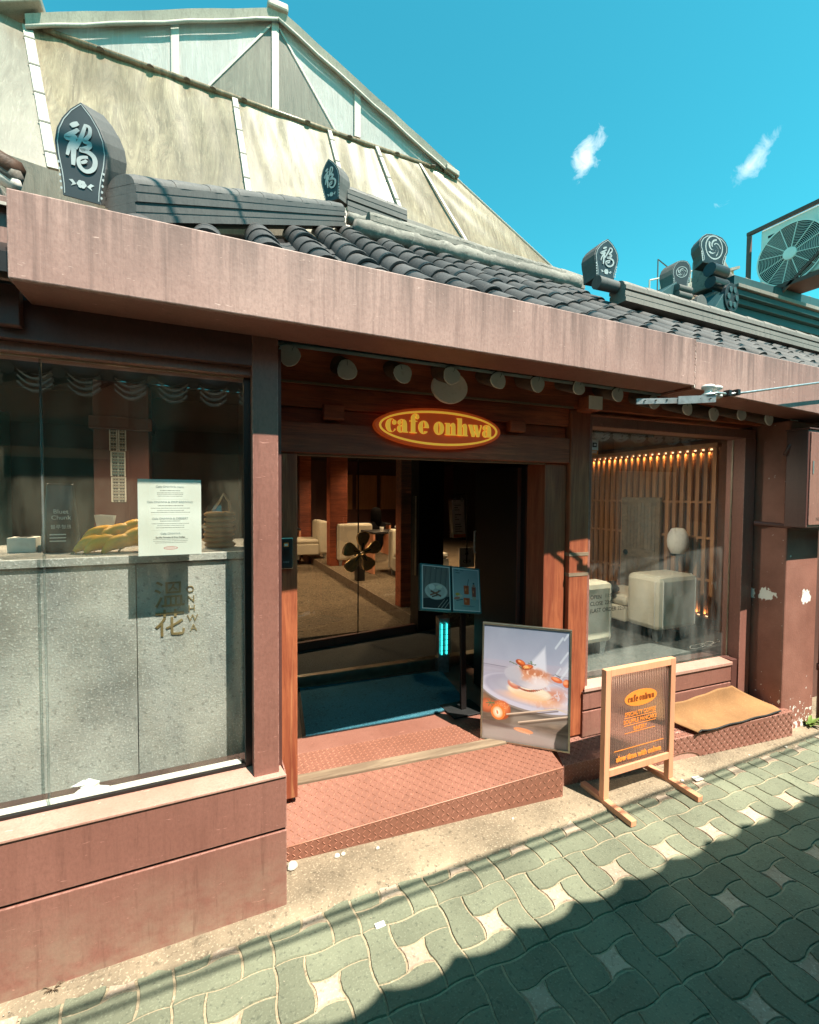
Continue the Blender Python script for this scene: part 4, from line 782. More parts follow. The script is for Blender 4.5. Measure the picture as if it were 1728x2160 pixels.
MB().prism(pts, (.004, .012, 0)).build('front_plate', m_plate2, ss)
MB().hexa([(1.657, .166, .118), (3.62, -.048, .18), a2[:2] + (.17,), a3[:2] + (.17,), a0, a1, a2, a3]).build('top_plate', m_plate2, ss, .002)
MB().prism([(3.622, -.058, -.01), (3.604, .26, -.01), (3.604, .26, .198), (3.622, -.058, .192)], (-.010, 0, 0)).build('end_plate', m_plate2, ss)
MB().prism([(1.655, .158, -.01), (1.71, .33, -.01), (1.71, .33, .196), (1.655, .158, .130)], (.010, 0, 0)).build('end_plate', m_plate2, ss)
MB().prism([fp(.36, -.01), fp(.60, -.01), fp(.60, .10), fp(.36, .10)], (0, .012, 0)).add([], []) 
b = MB(); b.prism([tuple(np.array(fp(u, z)) + (.004, .006, 0)) for u, z in ((.36, -.01), (.60, -.01), (.60, .10), (.36, .10))], (0, .012, 0)); b.build('drain_backing', m_sill, ss)
b = MB(); treads(b, [a0, a1, a2, a3], 72, 8); off = (0, -.0005, 0)
treads(b, [fp(0, .0), fp(1, .0), fp(1, .192), fp(0, .192)], 72, 7, skip=lambda p: p.z < .012 or p.z > zt_((p.x - 1.655) / 1.965) - .006 or (abs((p.x - 1.655) / 1.965 - .475) < .082 and p.z < .066)); tag(b.build('tread_pattern', m_tread2, ss), None, None, None, 'stuff')
# blue mat with rounded front corner
mt_ = thing('door_mat', (0, 0, 0), 'dark blue door mat with a rounded corner lying before the inner step', 'mat')
cor = []
def bez(p0, p1, p2, n): return [tuple((1 - t) ** 2 * a + 2 * t * (1 - t) * b + t * t * c for a, b, c in zip(p0, p1, p2)) for t in [k / n for k in range(n + 1)]]
cor = [(.25, .965), (1.05, .915)] + bez((1.16, .915), (1.48, .93), (1.52, 1.20), 8) + [(1.60, 1.62), (.355, 1.735)]
MB().prism([(x, y, .2012) for x, y in cor], (0, 0, .006)).build('backing', m_rubber, mt_)
cc = np.mean(np.array(cor), 0); MB().prism([(cc[0] + (x - cc[0]) * .975, cc[1] + (y - cc[1]) * .965, .2074) for x, y in cor], (0, 0, .006)).build('pile', m_mat, mt_)
b = MB(); rg = np.random.default_rng(2); n = 0
# brown mat draped over the right step
bm_ = thing('brown_mat', (0, 0, 0), 'worn brown rubber mat draped over the checker step with a curled front corner', 'mat')
nu, nv = 34, 18
VK = [0, .25, .5, .75, 1]
RX, RY, RZ_ = [3.50, 3.56, 3.55, 3.45, 3.28], [-.045, .02, .09, .16, .185], [.206, .208, .217, .266, .358]
LX, LY, LZ = [2.69, 2.66, 2.62, 2.58, 2.55], [.025, .09, .15, .20, .215], [.178, .188, .203, .242, .305]
def bmp(u, v, off=0):
    f_ = lambda A_: sum(np.interp(min(1, max(0, v + d_)), VK, A_) for d_ in (-.08, 0, .08)) / 3
    p = lerp((f_(LX), f_(LY), f_(LZ)), (f_(RX), f_(RY), f_(RZ_)), u)
    z = p[2] + .004 * math.sin(u * 9 + 1) * v + .003 * math.sin(u * 21 + v * 4) + .016 * math.exp(-((u - .03) / .05) ** 2) * (1 - v) - .010 * math.sin(PI * u) * math.sin(PI * v)
    return (p[0], p[1] - .012 * math.exp(-(u / .05) ** 2) * (1 - v), z + off)
g = [[bmp(i / nu, j / nv) for i in range(nu + 1)] for j in range(nv + 1)]; b = MB(); n = nu + 1
b.add([p for r in g for p in r] + [(p[0], p[1], p[2] - .007) for r in g for p in r], [(j * n + i, j * n + i + 1, (j + 1) * n + i + 1, (j + 1) * n + i) for j in range(nv) for i in range(nu)])
N = n * (nv + 1); b.f += [tuple(N + q for q in reversed(f)) for f in b.f[:]]; b.mi = [0] * len(b.f)
bd = [(0, i) for i in range(n)] + [(j, nu) for j in range(1, nv + 1)] + [(nv, i) for i in range(nu - 1, -1, -1)] + [(j, 0) for j in range(nv - 1, 0, -1)]
for q in range(len(bd)):
    j0, i0 = bd[q]; j1, i1 = bd[(q + 1) % len(bd)]; b.f.append((j0 * n + i0, j1 * n + i1, N + j1 * n + i1, N + j0 * n + i0)); b.mi.append(0)
b.build('sheet', m_matbr, bm_, 0, 'all')
b = MB(); b.tube([bmp(u, 0, -.001) for u in np.linspace(0, 1, 26)], .0055, 6); b.build('edge_binding', m_rubber, bm_, 0, 'all')

# ================================================================== fat-face lettering
def glyphs(s):
    out = []; x = 0
    def ring(cx, cz, a, b, icx, ia, ib, t0=0, t1=360, n=36):
        T_ = [R(t0 + (t1 - t0) * k / n) for k in range(n + 1)]; o = [(cx + a * math.cos(q), cz + b * math.sin(q)) for q in T_]; i = [(icx + ia * math.cos(q), cz + ib * math.sin(q)) for q in T_]
        return ('strip', o, i)
    disc = lambda cx, cz, r: ('poly', ell(cx, cz, r, r, 20))
    rect = lambda x0, x1, z0, z1: ('poly', [(x0, z0), (x1, z0), (x1, z1), (x0, z1)])
    poly = lambda *p: ('poly', list(p))
    G = {'c': (.95, [ring(.48, .5, .48, .53, .60, .20, .49, 48, 330), disc(.76, .74, .185)]),
         'o': (1.0, [ring(.48, .5, .48, .53, .48, .085, .46)]),
         'e': (1.0, [ring(.48, .5, .48, .53, .50, .10, .47, 0, 322), rect(.5, .96, .46, .53), poly((.6, .5), (.96, .5), (.9, .75), (.62, .95))]),
         'a': (1.02, [poly((.46, .02), (.86, .0), (.98, .0), (.98, .08), (.88, .1), (.88, .66), (.80, .9), (.62, 1.02), (.46, .98)), ring(.34, .28, .33, .30, .38, .07, .24), disc(.22, .76, .17), ring(.42, .70, .36, .33, .42, .30, .25, 60, 165, 14)]),
         'f': (.80, [rect(.18, .56, .0, 1.18), rect(.04, .72, .0, .075), rect(.04, .74, .90, .975), ring(.58, 1.14, .40, .40, .62, .06, .34, 40, 182, 18), disc(.76, 1.26, .155)]),
         'n': (1.10, [rect(.10, .48, .0, .97), rect(.0, .56, .0, .075), rect(.0, .2, .895, .97), poly((.47, .70), (.62, .96), (.80, 1.02), (.95, .92), (1.0, .72), (1.0, .04), (.62, .04), (.62, .74)), rect(.55, 1.08, .0, .075)]),
         'h': (1.10, [rect(.10, .48, .0, 1.42), rect(.0, .56, .0, .075), rect(.0, .2, 1.345, 1.42), poly((.47, .70), (.62, .96), (.80, 1.02), (.95, .92), (1.0, .72), (1.0, .04), (.62, .04), (.62, .74)), rect(.55, 1.08, .0, .075)]),
         'w': (1.36, [poly((.0, .97), (.38, .97), (.66, .06), (.60, -.02), (.36, -.02)), poly((.54, .1), (.62, .0), (.80, .72), (.74, .80)), poly((.50, .97), (.86, .97), (1.12, .06), (1.06, -.02), (.84, -.02)), poly((1.0, .1), (1.08, .0), (1.34, .90), (1.34, .97), (1.16, .97), (1.24, .9))]),
         ' ': (.34, [])}
    for ci, ch in enumerate(s):
        w, parts = G[ch]
        for k, o, *i in parts: out.append((ci, k, [(p[0] + x, p[1]) for p in o], [(p[0] + x, p[1]) for p in i[0]] if i else None))
        x += w + .045
    return out, x - .045
def fat_text(name, s, xh, cx, cz, y, P, mat, parent, ext=.006, squeeze=1):
    g, w = glyphs(s); bs = {}; k = xh
    for q, (ci, kind, o, i) in enumerate(g):
        b = bs.setdefault(ci, MB(P))
        yy = y - ext - .00015 * (q % 7); f = lambda p: (cx + (p[0] - w / 2) * k * squeeze, cz + (p[1] - .5) * k)
        if kind == 'poly': b.xz([f(p) for p in o], yy, y)
        else:
            n = len(o); A_ = [f(p) for p in o]; B_ = [f(p) for p in i]
            for j in range(n - 1):
                q4 = [A_[j], A_[j + 1], B_[j + 1], B_[j]]; b.add([(p[0], yy, p[1]) for p in q4] + [(p[0], y, p[1]) for p in q4], [(0, 1, 2, 3), (0, 1, 5, 4), (2, 3, 7, 6)])
    return [b.build(name, mat, parent) for b in bs.values()]
def ellipse_plate(b, cx, cz, a, c, y0, y1, n=56): return b.xz(ell(cx, cz, a, c, n), y0, y1)
def ellipse_ring(b, cx, cz, a, c, w, y0, y1, n=56):
    o = ell(cx, cz, a, c, n); i = ell(cx, cz, a - w, c - w, n)
    for k in range(n):
        q = [o[k], o[(k + 1) % n], i[(k + 1) % n], i[k]]; b.add([(p[0], y0, p[1]) for p in q] + [(p[0], y1, p[1]) for p in q], [(0, 1, 2, 3), (0, 1, 5, 4), (2, 3, 7, 6)])
    return b
so = thing('oval_sign', F(.888, -.02, 2.122), 'orange oval sign reading cafe onhwa in yellow letters above the entrance', 'sign', rz=THF)
I = lambda x, y, z: (x, y, z)
ellipse_plate(MB(), 0, 0, .382, .110, -.028, .018).build('board', m_orange, so, .005)
ellipse_ring(MB(), 0, 0, .358, .094, .012, -.0315, -.0285).build('rim_line', m_yellow, so)
fat_text('letter', 'cafe onhwa', .068, .0, .0, -.0285, I, m_yellow, so, .007, .94)
# card reader by the door
cr_ = thing('card_reader', F(.060, -.003, 1.46), 'black access card reader on the left door post', 'card reader', rz=THF)
MB().box(-.032, .032, -.022, 0, -.075, .075).build('casing', m_rubber, cr_, .006)
MB().box(-.0345, .0345, -.016, -.0005, -.0775, .0775).build('bezel', m_alu, cr_, .004)
MB().box(-.012, .012, -.0235, -.0222, .034, .054).build('logo_patch', m_print_or, cr_); MB().box(-.008, .008, -.0242, -.0236, .038, .049).build('logo_mark', m_print_wh, cr_)
MB().box(-.018, .014, -.024, -.0222, -.012, .024).build('screen', m_dark, cr_); text('lettering', 'CARD', .011, m_silver, cr_, frame((0, -.0224, -.042), (1, 0, 0), (0, 0, 1)), .0002)
# pancake poster
def soft(h, w, n, seed, ax=1.0):
    r_ = np.random.default_rng(seed); g = r_.random((int(n) + 2, int(n * ax) + 2)); yy = np.linspace(0, n, h); xx = np.linspace(0, n * ax, w); y0 = yy.astype(int); x0 = xx.astype(int); fy_ = (yy - y0)[:, None]; fx = (xx - x0)[None]; fy_ = fy_ * fy_ * (3 - 2 * fy_); fx = fx * fx * (3 - 2 * fx)
    return (g[y0][:, x0] * (1 - fx) + g[y0][:, x0 + 1] * fx) * (1 - fy_) + (g[y0 + 1][:, x0] * (1 - fx) + g[y0 + 1][:, x0 + 1] * fx) * fy_
p = Pic(540, 780, (150, 152, 172)); H_, W_ = p.h, p.w
fb_ = lambda n, sd, ax=1: .5 * soft(H_, W_, n, sd, ax) + .3 * soft(H_, W_, n * 2.3, sd + 1, ax) + .2 * soft(H_, W_, n * 5.1, sd + 2, ax)
p.vgrad(0, .30, (120, 130, 152), (154, 156, 178)); p.vgrad(.30, .41, (162, 156, 176), (168, 158, 176)); p.vgrad(.41, .64, (172, 164, 186), (160, 154, 178))
p.put(fb_(4, 1), (176, 178, 198), .35)
p.line(0, .345, 1, .388, .002, (92, 84, 98)); p.put(np.clip((p.Y - .345 - .043 * p.X) * 60, 0, 1) * np.clip((.375 + .043 * p.X - p.Y) * 40, 0, 1), (130, 120, 140), .5)
p.poly([(.72, .155), (.745, .385), (.52, .335)], (212, 211, 226), .75, .03)
for x, y, l in ((.86, .06, 1), (.95, .02, .6), (.92, .18, 1), (.84, .32, 1), (.93, .29, 1.3)): p.line(x + .06 * l, y, x - .02 * l, y + .09 * l, .010, (208, 215, 228), .5)
p.poly([(.9, .34), (1.0, .24), (1.0, .40), (.86, .38)], (204, 204, 218), .45, .03)
p.poly([(0, .60), (1, .62), (1, 1), (0, 1)], (118, 98, 86)); gr = soft(H_, W_, 90, 9, .10); p.put((gr - .45) * 3 * (p.Y > .6), (84, 66, 56), .55); p.put((soft(H_, W_, 60, 12, .12) - .6) * 3 * (p.Y > .6), (160, 134, 112), .5)
p.poly([(0, .55), (.3, .62), (.3, .74), (0, .72)], (168, 112, 70), .8, .05)
p.poly([(0, .82), (.4, .86), (1, .80), (1, 1), (0, 1)], (174, 160, 157), .92, .06); p.put(fb_(7, 31) * (p.Y > .84), (150, 134, 130), .35)
p.poly([(.35, .70), (1, .68), (1, .80), (.35, .84)], (150, 136, 127), .75, .06)
p.el(.57, .60, .62, .225, (92, 80, 76), R(8), .22, .8); p.el(.56, .575, .60, .215, (140, 126, 122), R(8), .03); p.el(.555, .56, .60, .21, (196, 190, 210), R(8), .02); p.el(.56, .545, .55, .18, (168, 163, 186), R(8), .10); p.el(.63, .555, .48, .155, (208, 203, 220), R(8), .45, .9)
p.el(.30, .50, .26, .13, (138, 134, 152), R(10), .8, .55)
pm = p.ellm(.78, .578, .19, .10, R(-20), .9); p.put(pm * (fb_(26, 41) > .44), (188, 112, 82), .85); p.put(pm * .6, (214, 150, 122), .6); p.el(.58, .612, .36, .06, (224, 176, 150), R(6), .7, .7)
p.el(.55, .552, .25, .088, (206, 184, 168), R(6), .05); p.el(.54, .545, .245, .078, (232, 214, 196), R(6), .25); p.el(.54, .588, .22, .05, (238, 186, 138), R(6), .7, .6)
for k in range(5): p.line(.33 + .02 * k, .535 + .012 * k, .76 - .02 * k, .555 + .012 * k, .0016, (196, 170, 150), .5)
p.el(.37, .497, .082, .050, (206, 104, 52), R(25), .2); p.el(.36, .488, .05, .026, (240, 158, 104), R(25), .5); p.el(.34, .482, .018, .01, (252, 222, 196), R(25), .6)
for k in range(14): u = k / 13; y = .512 + .036 * math.sin(PI * (u * .9 + .1)) - .02 * u; p.el(.43 + .29 * u, y, .02, .010, (138 + 20 * (k % 3), 84, 60), .5, .4)
p.el(.50, .43, .25, .125, (182, 176, 193), R(12), .05); p.el(.565, .43, .205, .13, (214, 201, 208), R(10), .10); p.el(.40, .44, .14, .10, (160, 156, 174), R(12), .9, .7)
cm_k = p.ellm(.585, .40, .20, .085, R(8), .8); p.put(cm_k, (226, 186, 166), .85); p.put(cm_k * (fb_(34, 51) > .47), (200, 132, 100), .8); p.put(p.ellm(.59, .372, .18, .045, R(8), .5) * (fb_(44, 61) > .42), (184, 112, 80), .8); p.el(.66, .45, .10, .05, (222, 214, 224), R(6), .8, .7); p.el(.36, .40, .10, .085, (176, 172, 186), R(20), .45, .9)
for c, a_ in (((.44, .305, .060, .036), 24), ((.515, .338, .075, .034), -14)): p.el(c[0], c[1], c[2], c[3], (160, 70, 38), R(a_), .14); p.el(c[0] + .012, c[1] - .004, c[2] * .7, c[3] * .6, (214, 108, 58), R(a_), .7); p.el(c[0] - .012, c[1] - .010, c[2] * .3, c[3] * .25, (240, 164, 118), R(a_), .8)
rs_ = np.random.default_rng(8)
for k in range(34): a_ = rs_.uniform(0, 6.28); q = rs_.uniform(0, .8); p.el(.515 + .07 * q * math.cos(a_), .338 + .03 * q * math.sin(a_) * .7, .004, .004, (236, 190, 120), 0, .4)
for x0, y0, x1, y1 in ((.31, .305, .40, .325), (.53, .302, .62, .312), (.56, .285, .575, .31), (.43, .335, .46, .36)): p.line(x0, y0, x1, y1, .0022, (78, 96, 76)); [p.el(x0 + (x1 - x0) * u, y0 + (y1 - y0) * u, .014, .006, (96, 116, 92), rs_.uniform(-1, 1), .3) for u in (.1, .5, .9)]
for x, y, a_, b_, ro in ((.86, .418, .068, .032, 18), (.972, .44, .045, .05, 0)): p.el(x, y, a_, b_, (206, 104, 66), R(ro), .15); p.el(x - .012, y - .008, a_ * .6, b_ * .5, (236, 150, 110), R(ro), .6)
p.line(.84, .372, .9, .395, .0025, (60, 70, 60))
p.el(.05, .71, .11, .09, (150, 74, 48), 0, .25); p.el(.06, .705, .08, .065, (200, 108, 72), 0, .8); p.el(.22, .735, .115, .12, (168, 78, 44), R(-14), .08); p.el(.225, .715, .09, .085, (220, 122, 78), R(-14), .7); p.el(.185, .758, .084, .094, (232, 124, 58), R(-14), .06); p.el(.183, .758, .055, .066, (248, 196, 164), R(-14), .35); p.el(.183, .758, .030, .040, (252, 228, 208), R(-14), .5); p.el(.178, .758, .010, .026, (222, 120, 70), R(-14), .4)
for k in range(40): a_ = rs_.uniform(0, 6.28); q = rs_.uniform(.2, .95); p.el(.235 + .10 * q * math.cos(a_), .715 + .08 * q * math.sin(a_), .0035, .0035, (244, 206, 140), 0, .4, .7)
for k in range(7): p.line(.09, .685, .09 + .05 * math.cos(k), .685 + .03 * math.sin(k), .004, (98, 112, 78))
p.el(.16, .86, .22, .03, (104, 82, 76), R(6), .7, .8)
for a_ in ((.29, .765, .86, .665), (.43, .82, 1.0, .715)): p.line(a_[0] + .02, a_[1] + .016, a_[2] + .02, a_[3] + .016, .007, (88, 68, 58), .7); p.line(*a_, .0072, (176, 144, 124)); p.line(a_[0], a_[1] - .002, a_[2], a_[3] - .002, .003, (236, 212, 194))
for k in range(3): p.line(.86, .665, 1.0, .668 + .012 * k, .0022, (206, 182, 162))
p.el(.49, .885, .115, .030, (226, 150, 110), R(6), .06, .95); 
for k in range(9): p.line(.41 + .018 * k, .879 + .003 * k, .41 + .018 * k + .008, .890 + .003 * k, .003, (240, 196, 168), .8)
p.put(np.clip(1.2 - 1.6 * (p.X + p.Y), 0, 1), (120, 126, 140), .12); p.grain(.03)
tq = np.array(p.a)
ps = thing('poster_board', (0, 0, 0), 'framed poster of a souffle pancake with strawberries leaning at the right of the entrance', 'poster')
bl, br, tr, tl_ = Vector((1.288, .508, .203)), Vector((1.690, .175, .196)), Vector((1.735, .208, .935)), Vector((1.305, .540, .945))
ux = (br - bl).normalized(); uy = ((tl_ + tr) / 2 - (bl + br) / 2).normalized(); nn = ux.cross(uy).normalized(); Wp, Hp = (br - bl).length + .02, (tl_ - bl).length
def Q(u, v, w): q = bl + ux * u + uy * v + nn * w; return (q.x, q.y, q.z)
MB(Q).box(0, Wp, -.014, -.001, 0, Hp) if False else None
def pbox(u0, u1, v0, v1, w0, w1): return [Q(u0, v0, w0), Q(u1, v0, w0), Q(u1, v1, w0), Q(u0, v1, w0), Q(u0, v0, w1), Q(u1, v0, w1), Q(u1, v1, w1), Q(u0, v1, w1)]
MB().hexa(pbox(.008, Wp - .008, .008, Hp - .008, -.02, -.002)).build('backing', m_brown_d, ps)
for a in ((0, Wp, 0, .011), (0, Wp, Hp - .011, Hp), (0, .011, .0112, Hp - .0112), (Wp - .011, Wp, .0112, Hp - .0112)): MB().hexa(pbox(*a, -.022, .006)).build('frame_bar', m_alu, ps, .0015)
picture('print', image_mat('pancake_print', tq, .3), ps, Q(.0112, .0112, .001), Q(Wp - .0112, .0112, .001), Q(Wp - .0112, Hp - .0112, .001), Q(.0112, Hp - .0112, .001))
# two page menu stand
ms = thing('menu_stand', (1.389, .89, .2), 'black menu stand showing a dessert page and a drinks page', 'menu stand')
MB().box(-.13, .13, -.10, .12, .006, .016).build('base_plate', m_rubber, ms, .003)
MB().hexa([(-.022, -.012, .016), (.022, -.012, .016), (.022, .012, .016), (-.022, .012, .016), (-.045, -.030, .76), (-.005, -.030, .76), (-.005, -.006, .76), (-.045, -.006, .76)]).build('pole', m_dark, ms, .003)
mo = Vector((-.377, -.062, .785)); mu = Vector((.472, -.02, -.068)).normalized(); mvv = Vector((.075, .10, .272)); mvv = (mvv - mu * mvv.dot(mu)).normalized(); mnn = mu.cross(mvv)
def MS(u, v, w): q = mo + mu * u + mvv * v + mnn * w; return (q.x, q.y, q.z)
def mbox(u0, u1, v0, v1, w0, w1): return [MS(u0, v0, w0), MS(u1, v0, w0), MS(u1, v1, w0), MS(u0, v1, w0), MS(u0, v0, w1), MS(u1, v0, w1), MS(u1, v1, w1), MS(u0, v1, w1)]
MB().hexa(mbox(0, .478, 0, .325, -.035, -.001)).build('holder', m_teal, ms, .003)
MB().hexa(mbox(.234, .244, .0, .325, -.0008, .006)).build('spine', m_dark, ms, .001)
p = Pic(220, 330, (112, 108, 104))
for k in range(5): p.line(.12 + .2 * k, 0, .02 + .2 * k, .6, .006, (58, 56, 54)); p.line(.2 + .2 * k, 0, .1 + .2 * k, .6, .05, (128, 124, 120), .35)
p.poly([(0, .78), (1, .70), (1, 1), (0, 1)], (36, 34, 38)); p.el(.5, .60, .43, .30, (150, 146, 140), 0, .03); p.el(.49, .59, .42, .29, (196, 194, 188), 0, .02); p.el(.49, .585, .34, .22, (180, 178, 172), 0, .06)
p.el(.33, .50, .12, .10, (222, 220, 214), .3, .1); p.el(.60, .49, .13, .07, (214, 210, 196), -.2, .1); p.line(.3, .60, .66, .70, .022, (118, 70, 52)); p.line(.28, .69, .6, .60, .020, (140, 84, 62)); p.line(.34, .73, .55, .68, .016, (96, 56, 42)); p.el(.62, .58, .06, .02, (40, 36, 34), 0, .2)
for k in range(3): p.line(.55 + .13 * k, .98, .8 + .12 * k, .78, .008, (150, 146, 138))
p.el(.45, .04, .012, .010, (245, 245, 240)); p.line(.5, .04, .62, .04, .005, (40, 40, 40)); p.grain(.06); mi1 = image_mat('dessert_page_print', p.a, .7)
p = Pic(220, 330, (150, 166, 170)); p.vgrad(0, .72, (140, 156, 160), (166, 178, 180)); p.vgrad(.72, 1, (138, 160, 160), (150, 172, 170))
def glass(cx, y0, y1, w, c): p.poly([(cx - w, y0), (cx + w, y0), (cx + w * .9, y1), (cx - w * .9, y1)], c, 1, .015); p.el(cx, y1, w * .9, .02, c, 0, .1); p.el(cx - w * .3, (y0 + y1) / 2, w * .3, .05, (236, 150, 96), 0, .5, .7); p.el(cx + w * .2, y0 + .03, w * .5, .03, (150, 52, 30), 0, .4, .7)
p.line(.60, .24, .55, .40, .010, (40, 44, 48)); glass(.50, .40, .60, .105, (196, 84, 40)); glass(.50, .70, .86, .125, (206, 86, 36)); glass(.80, .42, .66, .085, (150, 74, 60)); p.poly([(.76, .36), (.84, .36), (.86, .43), (.74, .43)], (170, 120, 104)); p.el(.80, .335, .035, .03, (24, 48, 52)); p.poly([(.72, .66), (.88, .66), (.87, .74), (.73, .74)], (176, 160, 130), .8)
p.el(.16, .63, .10, .06, (206, 160, 60), .2, .15); p.el(.24, .665, .10, .05, (200, 190, 170), -.2, .2); p.el(.12, .72, .12, .05, (190, 110, 90), -.2, .2); p.line(.1, .78, .34, .74, .008, (50, 40, 40)); p.el(.55, .90, .25, .03, (110, 130, 130), 0, .6, .7)
p.line(.08, .03, .2, .04, .006, (24, 24, 26)); p.line(.28, .03, .4, .035, .006, (24, 24, 26)); p.line(.1, .09, .25, .095, .006, (40, 44, 46)); p.grain(.04); mi2 = image_mat('drinks_page_print', p.a, .7)
for u0, im in ((.012, mi1), (.250, mi2)):
    MB().hexa(mbox(u0, u0 + .216, .012, .313, -.0008, .0016)).build('page_border', m_paper, ms); picture('page', im, ms, MS(u0 + .006, .018, .0022), MS(u0 + .210, .018, .0022), MS(u0 + .210, .307, .0022), MS(u0 + .006, .307, .0022))
# insect lamp standing in the recess
il = thing('insect_lamp', (1.60, 1.60, .2), 'upright insect lamp with glowing cyan tubes beside the inner step', 'insect lamp')
MB().hexa([(-.05, -.02, 0), (.05, -.03, 0), (.10, .09, 0), (-.02, .10, 0), (-.05, -.02, .48), (.05, -.03, .48), (.10, .09, .48), (-.02, .10, .48)]).build('casing', m_steel, il, .003)
for x in (-.028, .02): MB().tube([(x, -.036, .17), (x, -.036, .44)], .008, 8).build('uv_tube', m_uv, il)
b = MB()
for k in range(7): z = .16 + k * .047; b.tube([(-.045, -.048, z), (.048, -.054, z)], .0022, 4)
for x in (-.045, .0, .046): b.tube([(x, -.051 - x * .06, .16), (x, -.051 - x * .06, .445)], .0022, 4)
b.build('guard_grille', m_dark, il)
# small floor sign and clip menu behind the glass
cm_ = thing('clip_menu', D(2.19, -.035, 1.28), 'long paper menu hanging from two clips in the narrow glass panel', 'menu', rz=math.atan2(dd.y, dd.x))
MB().hexa([(-.085, -.001, .0), (.085, -.001, .0), (.085, .003, .0), (-.085, .003, .0), (-.115, -.001, .43), (.055, -.001, .43), (.055, .003, .43), (-.115, .003, .43)]).build('sheet', m_paper, cm_)
for k in range(12):
    if k in (4, 8): continue
    z = .07 + k * .027; w = (.10, .07, .09, .08, 0, .06, .03, .09, 0, .07, .05, .09)[k]; x = -.09 - .07 * z + .035; MB().box(x, x + w, -.0025, -.0013, z, z + .006).build('print_line', m_print_bk, cm_)
MB().hexa([(-.084, -.003, .002), (.084, -.003, .002), (.084, -.0015, .002), (-.084, -.0015, .002), (-.087, -.003, .04), (.081, -.003, .04), (.081, -.0015, .04), (-.087, -.0015, .04)]).build('print_band', m_print_or, cm_)
for x in (-.085, .02): MB().tube([(x - .012, -.01, .415), (x + .012, -.01, .415), (x + .008, -.01, .45), (x - .008, -.01, .45), (x - .012, -.01, .415)], .003, 6).build('clip', m_steel, cm_)
MB().tube([(-.13, .012, .47), (.08, .012, .50), (.115, .012, .47), (.115, .012, -.30)], .008, 8).build('hook_rod', m_dark, cm_, 0, 'all')
fs_ = thing('door_notice', D(2.32, -.012, .93), 'small white notice low on the narrow glass panel behind the menu stand', 'notice', rz=math.atan2(dd.y, dd.x)); MB().box(-.11, .11, 0, .003, 0, .23).build('sheet', m_paper, fs_); MB().lathe((0, 0, 0), [(.0, 0), (.0, 0)], 3) if False else None
MB().prism([(-.03, -.0015, .15), (.02, -.0015, .15), (-.005, -.0015, .2)], (0, .001, 0)).build('warning_mark', m_print_bk, fs_); text('lettering', 'Cycle', .05, m_print_bk, fs_, frame((0, -.001, .07), (1, 0, 0), (0, 0, 1)), .0003)
# opening hours and sticker on the right window glass
oh = thing('opening_hours', F(2.068, .0745, 1.02), 'black opening hours lettering on the right window glass', 'lettering', rz=THF)
for s, x, z, sz in (('OPEN', 0, .05, .040), ('11:00', .127, .055, .040), ('CLOSE', 0, .005, .040), ('23:00', .127, .008, .040), ('(LAST ORDER 22:00)', 0, -.042, .040)): text('line', s, sz, m_print_bk, oh, frame((x, 0, z), (1, 0, 0), (0, 0, 1)), .0003, align='LEFT', sx=.95)
sk_ = thing('glass_sticker', F(2.078, .0745, 2.085), 'small white and orange sticker at the top left of the right window', 'sticker', rz=THF); MB().box(-.03, .03, -.0005, .0005, -.02, .05).build('white_part', m_paper, sk_); MB().box(-.03, .03, -.0005, .0005, -.05, -.0203).build('orange_part', m_print_or, sk_); MB().box(-.018, .018, -.0012, -.0006, .0, .03).build('mark', m_print_bk, sk_); MB().box(-.008, .012, -.0018, -.0013, .008, .022).build('mark_core', m_print_wh, sk_)
for z in (-.03, -.04): MB().box(-.02, .02, -.0012, -.0006, z, z + .004).build('print_line', m_print_wh, sk_)
# ================================================================== sandwich board on the street
sb = thing('sign_board', (2.025, -.055, .002), 'orange framed fluted glass board on two feet reading cafe onhwa specialty coffee', 'sign board', rz=-.02)
hw, ht = .262, .775
for sx in (-1, 1):
    MB().box(sx * hw - .020, sx * hw + .020, -.017, .017, .034, ht).build('post', m_frame_or, sb, .002)
    MB().box(sx * hw - .019, sx * hw + .019, -.205, .165, .0, .033).build('foot', m_frame_or, sb, .003)
MB().box(-hw + .0205, hw - .0205, -.017, .017, ht - .040, ht).build('top_rail', m_frame_or, sb, .002)
MB().box(-hw + .0205, hw - .0205, -.017, .017, .155, .195).build('bottom_rail', m_frame_or, sb, .002)
b = MB(); nf = 34; x0, x1 = -hw + .0205, hw - .0205; prof = []
for k in range(nf * 6 + 1): q = k / (nf * 6); prof.append((x0 + (x1 - x0) * q, -.0020 - .0042 * abs(math.sin(PI * q * nf))))
vs = [(x, y, .1955) for x, y in prof] + [(x, y, ht - .0405) for x, y in prof] + [(x, .003, .1955) for x, y in prof] + [(x, .003, ht - .0405) for x, y in prof]; n = len(prof)
b.add(vs, [(i, i + 1, n + i + 1, n + i) for i in range(n - 1)] + [(2 * n + i + 1, 2 * n + i, 3 * n + i, 3 * n + i + 1) for i in range(n - 1)]); b.build('fluted_pane', m_flute, sb, 0, 'all')
yp = -.0066
ellipse_plate(MB(), .005, .575, .130, .048, yp - .001, yp).build('logo_oval', m_print_or, sb)
fat_text('logo_letter', 'cafe onhwa', .026, .005, .572, yp - .0012, I, m_print_br, sb, .0008, .82)
fm2 = lambda x, z: frame((x, yp - .0006, z), (1, 0, 0), (0, 0, 1))
for s, z, w in (('SPECIALTY COFFEE', .487, .88), ('SOUFFLE PANCAKE', .443, .92), ('BAKERY', .397, .9)): text('print', s, .0335, m_print_or, sb, fm2(.003, z), .0006, sx=w, offset=.0006)
for z, a in ((.465, .125), (.421, .125), (.376, .12)): MB().box(-a, a + .005, yp - .0012, yp, z, z + .003).build('print_line', m_print_or, sb)
